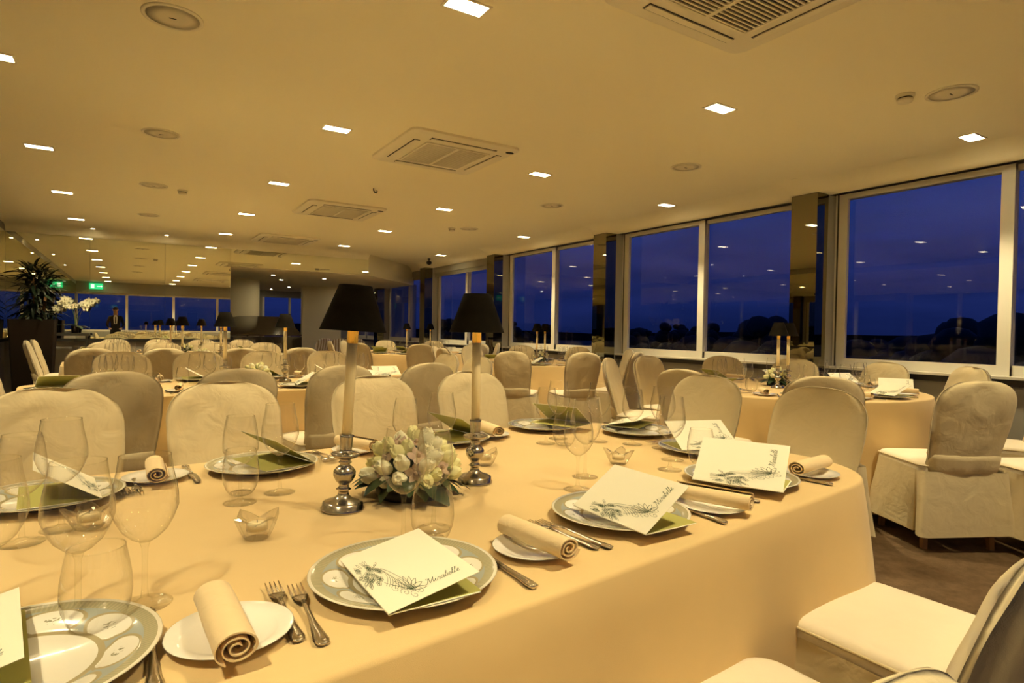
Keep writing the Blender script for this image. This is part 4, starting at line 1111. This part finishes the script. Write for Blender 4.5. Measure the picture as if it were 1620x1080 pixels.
# ------------------------------------------------------------------ person seen in the mirror
def person():
    t = thing('person', 'person in dark suit and white shirt seen in the far mirror', 'person', (-.42, -1.15, 0), 0)
    verts = {'pel': (0, 0, .95, .15, .11), 'bel': (0, .01, 1.10, .145, .105), 'che': (0, .03, 1.30, .165, .115), 'nec': (0, .06, 1.46, .06, .055), 'hd0': (0, .09, 1.56, .065, .075), 'hd1': (0, .10, 1.66, .075, .09), 'hd2': (0, .10, 1.71, .05, .06),
             'sl': (-.17, .04, 1.40, .065, .06), 'el': (-.24, .02, 1.14, .048, .048), 'wl': (-.17, .22, 1.02, .034, .034), 'sr': (.17, .04, 1.40, .065, .06), 'er': (.24, .02, 1.14, .048, .048), 'wr': (.17, .22, 1.02, .034, .034),
             'hl': (-.09, 0, .90, .09, .09), 'kl': (-.10, .02, .50, .06, .06), 'al': (-.10, -.02, .10, .045, .045), 'tl': (-.11, .12, .045, .04, .035), 'hr': (.09, 0, .90, .09, .09), 'kr': (.10, .03, .50, .06, .06), 'ar': (.10, -.01, .10, .045, .045), 'tr': (.11, .13, .045, .04, .035)}
    edges = [('pel', 'bel'), ('bel', 'che'), ('che', 'nec'), ('nec', 'hd0'), ('hd0', 'hd1'), ('hd1', 'hd2'), ('che', 'sl'), ('sl', 'el'), ('el', 'wl'), ('che', 'sr'), ('sr', 'er'), ('er', 'wr'), ('pel', 'hl'), ('hl', 'kl'), ('kl', 'al'), ('al', 'tl'), ('pel', 'hr'), ('hr', 'kr'), ('kr', 'ar'), ('ar', 'tr')]
    for s, w in ((-1, 'wl'), (1, 'wr')):        # palm, four fingers, thumb
        bx, by, bz = verts[w][:3]; verts['p'+w] = (bx-s*.02, by+.07, bz-.01, .030, .018); edges.append((w, 'p'+w))
        for q in range(4):
            n1, n2 = 'f%d%s' % (q, w), 'g%d%s' % (q, w); ox = (q-1.5)*.019
            verts[n1] = (bx-s*.02+ox, by+.115, bz-.015, .009, .009); verts[n2] = (bx-s*.02+ox, by+.145-.006*abs(q-1.3), bz-.04, .008, .008); edges += [('p'+w, n1), (n1, n2)]
        verts['t'+w] = (bx-s*.055, by+.06, bz+.0, .010, .010); verts['u'+w] = (bx-s*.068, by+.09, bz-.012, .008, .008); edges += [('p'+w, 't'+w), ('t'+w, 'u'+w)]
    keys = list(verts); me = bpy.data.meshes.new('body'); me.from_pydata([verts[k][:3] for k in keys], [(keys.index(a), keys.index(b)) for a, b in edges], [])
    o = bpy.data.objects.new('body', me); COL.objects.link(o)
    sk = o.modifiers.new('skin', 'SKIN'); ld = me.skin_vertices[0].data
    for i, k in enumerate(keys): ld[i].radius = verts[k][3:5]; ld[i].use_root = (k == 'pel')
    o.modifiers.new('sub', 'SUBSURF').levels = 1; o.modifiers['sub'].render_levels = 2
    dg = bpy.context.evaluated_depsgraph_get(); m2 = bpy.data.meshes.new_from_object(o.evaluated_get(dg)); bpy.data.objects.remove(o)
    m2.materials.clear(); m2.materials.append(SUIT); m2.materials.append(SKIN)
    for p in m2.polygons:
        p.use_smooth = True; c = p.center
        if c.z > 1.475 or (c.y > .235 and c.z < 1.08 and c.z > .9): p.material_index = 1
    m2.name = 'body'; place('body', m2, t)
    MB().add([(-.045, .152, 1.18), (.045, .152, 1.18), (.06, .135, 1.40), (.035, .125, 1.475), (-.035, .125, 1.475), (-.06, .135, 1.40)], [(0, 1, 2, 3, 4, 5)]).build('shirt_front', SHIRT, t, False)
    MB().add([(-.016, .158, 1.20), (.016, .158, 1.20), (.010, .142, 1.42), (-.010, .142, 1.42)], [(0, 1, 2, 3)]).build('necktie', SUIT, t, False)
    MB().lathe([(.066, 1.655), (.078, 1.685), (.074, 1.72), (.048, 1.75), (0, 1.76)], 18, 0, .088, .97, 1.12).build('hair', HAIR, t)
    MB().tube([(0, .185, 1.655), (0, .205, 1.63), (0, .19, 1.62)], [.006, .011, .006], 6).build('nose', SKIN, t)
    for s in (-1, 1):
        MB().lathe([(0, -.01), (.009, 0), (0, .01)], 8, s*.03, .178).build('eye', BLKM, t).location.z = 1.655
        MB().lathe([(0, -.03), (.012, -.01), (.014, .012), (0, .03)], 8, s*.078, .10).build('ear', SKIN, t).location.z = 1.65
    MB().tube([(-.022, .178, 1.59), (0, .186, 1.587), (.022, .178, 1.59)], .005, 5).build('mouth', SKIN, t)
person()

# ------------------------------------------------------------------ outside: night land, trees, distant town lights
g = struct('ground_outside', MB().box(-300, 900, -600, 900, -9.2, -9.0), GROUNDM, 'dark land outside the windows'); 
hl = MB()
ringp = []
for i in range(61):
    a = math.radians(-70+i*3.2); R = 700; ringp.append((R*math.cos(a), R*math.sin(a), 2.0+7*nz3(i*.23, 2.1, 0)+4*nz3(i*.9, 7, 0)))
hl.rings([[(x, y, -9) for x, y, z in ringp], ringp], close=False)
back = [(x*1.15, y*1.15, -9) for x, y, z in ringp]; hl.rings([ringp, back], close=False)
struct('hills', hl, GROUNDM, 'dark distant hills on the horizon')
def tree(x, y, top, w, label, seed):
    t = thing('tree', label, 'tree', (x, y, -9)); m = MB(); rnd = random.Random(seed); H_ = top+9
    MB().tube([(0, 0, 0), (.1, 0, H_*.5), (0, 0, H_*.8)], [.35, .25, .12], 8).build('trunk', TREEM, t)
    for k in range(60):
        v = rnd.uniform(.40, .95); r = w*(1-.65*abs(v-.6)/.4)*rnd.uniform(.12, .27); a = rnd.uniform(0, 2*PI); d = w*.75*rnd.random()**.6*(1.12-v)
        cx, cy, cz = d*math.cos(a)*1.4, d*math.sin(a)*1.4, H_*v
        rings = []
        for j in range(7):
            th = PI*j/6; rings.append([(cx+r*math.sin(th)*math.cos(b)*(1+.35*nz3(cx+j, cy+b*2, seed)), cy+r*math.sin(th)*math.sin(b)*(1+.35*nz3(cx-j, b*3, seed)), cz+r*.8*math.cos(th)*(1+.3*math.sin(th)*nz3(j*2, b, cz))) for b in [2*PI*q/9 for q in range(9)]])
        m.rings(rings)
    m.build('crown', TREEM, t)
for x, y, top, w, lab, s in ((34, 12.6, 2.1, 8, 'dark rounded tree outside the nearest bay at right', 1), (33, 8.2, 3.6, 8, 'dark tall tree outside at the right picture edge', 2), (46, 23, 1.1, 9, 'low dark tree outside the nearest bay, centre', 3), (42, 17.3, 1.5, 8, 'dark bushy tree outside the nearest bay between centre and right', 4), (42, 29, 2.5, 9, 'broad dark tree outside the second bay, right pane', 5), (40, 33.5, 2.2, 6, 'dark tree outside the second bay beside the mullion', 6),
                      (41, 38, 2.5, 5, 'dark tree outside the second bay, left pane', 7), (44, 62, 2.4, 5, 'dark tree outside the third bay, right pane', 8), (36, 58, 3.6, 5, 'slim dark tree outside the third bay, left pane', 9), (46, 47, 1.7, 7, 'low dark tree outside behind the second pillar', 10), (33, 68, 2.6, 6, 'dark tree outside the far bay', 11)):
    tree(x, y, top, w, lab, s)
tl = MB(); rnd = random.Random(9)
for i in range(34):
    a = math.radians(rnd.uniform(8, 62)); R = rnd.uniform(300, 500); s = rnd.uniform(.14, .26); x, y, z = R*math.cos(a), R*math.sin(a), rnd.uniform(-5.5, 1.0)
    tl.box(x-s, x+s, y-s, y+s, z-s, z+s)
tag(tl.build('town_lights', TOWNL, None, False), 'scattered tiny lights of a distant town at night', 'town lights', None, 'stuff')
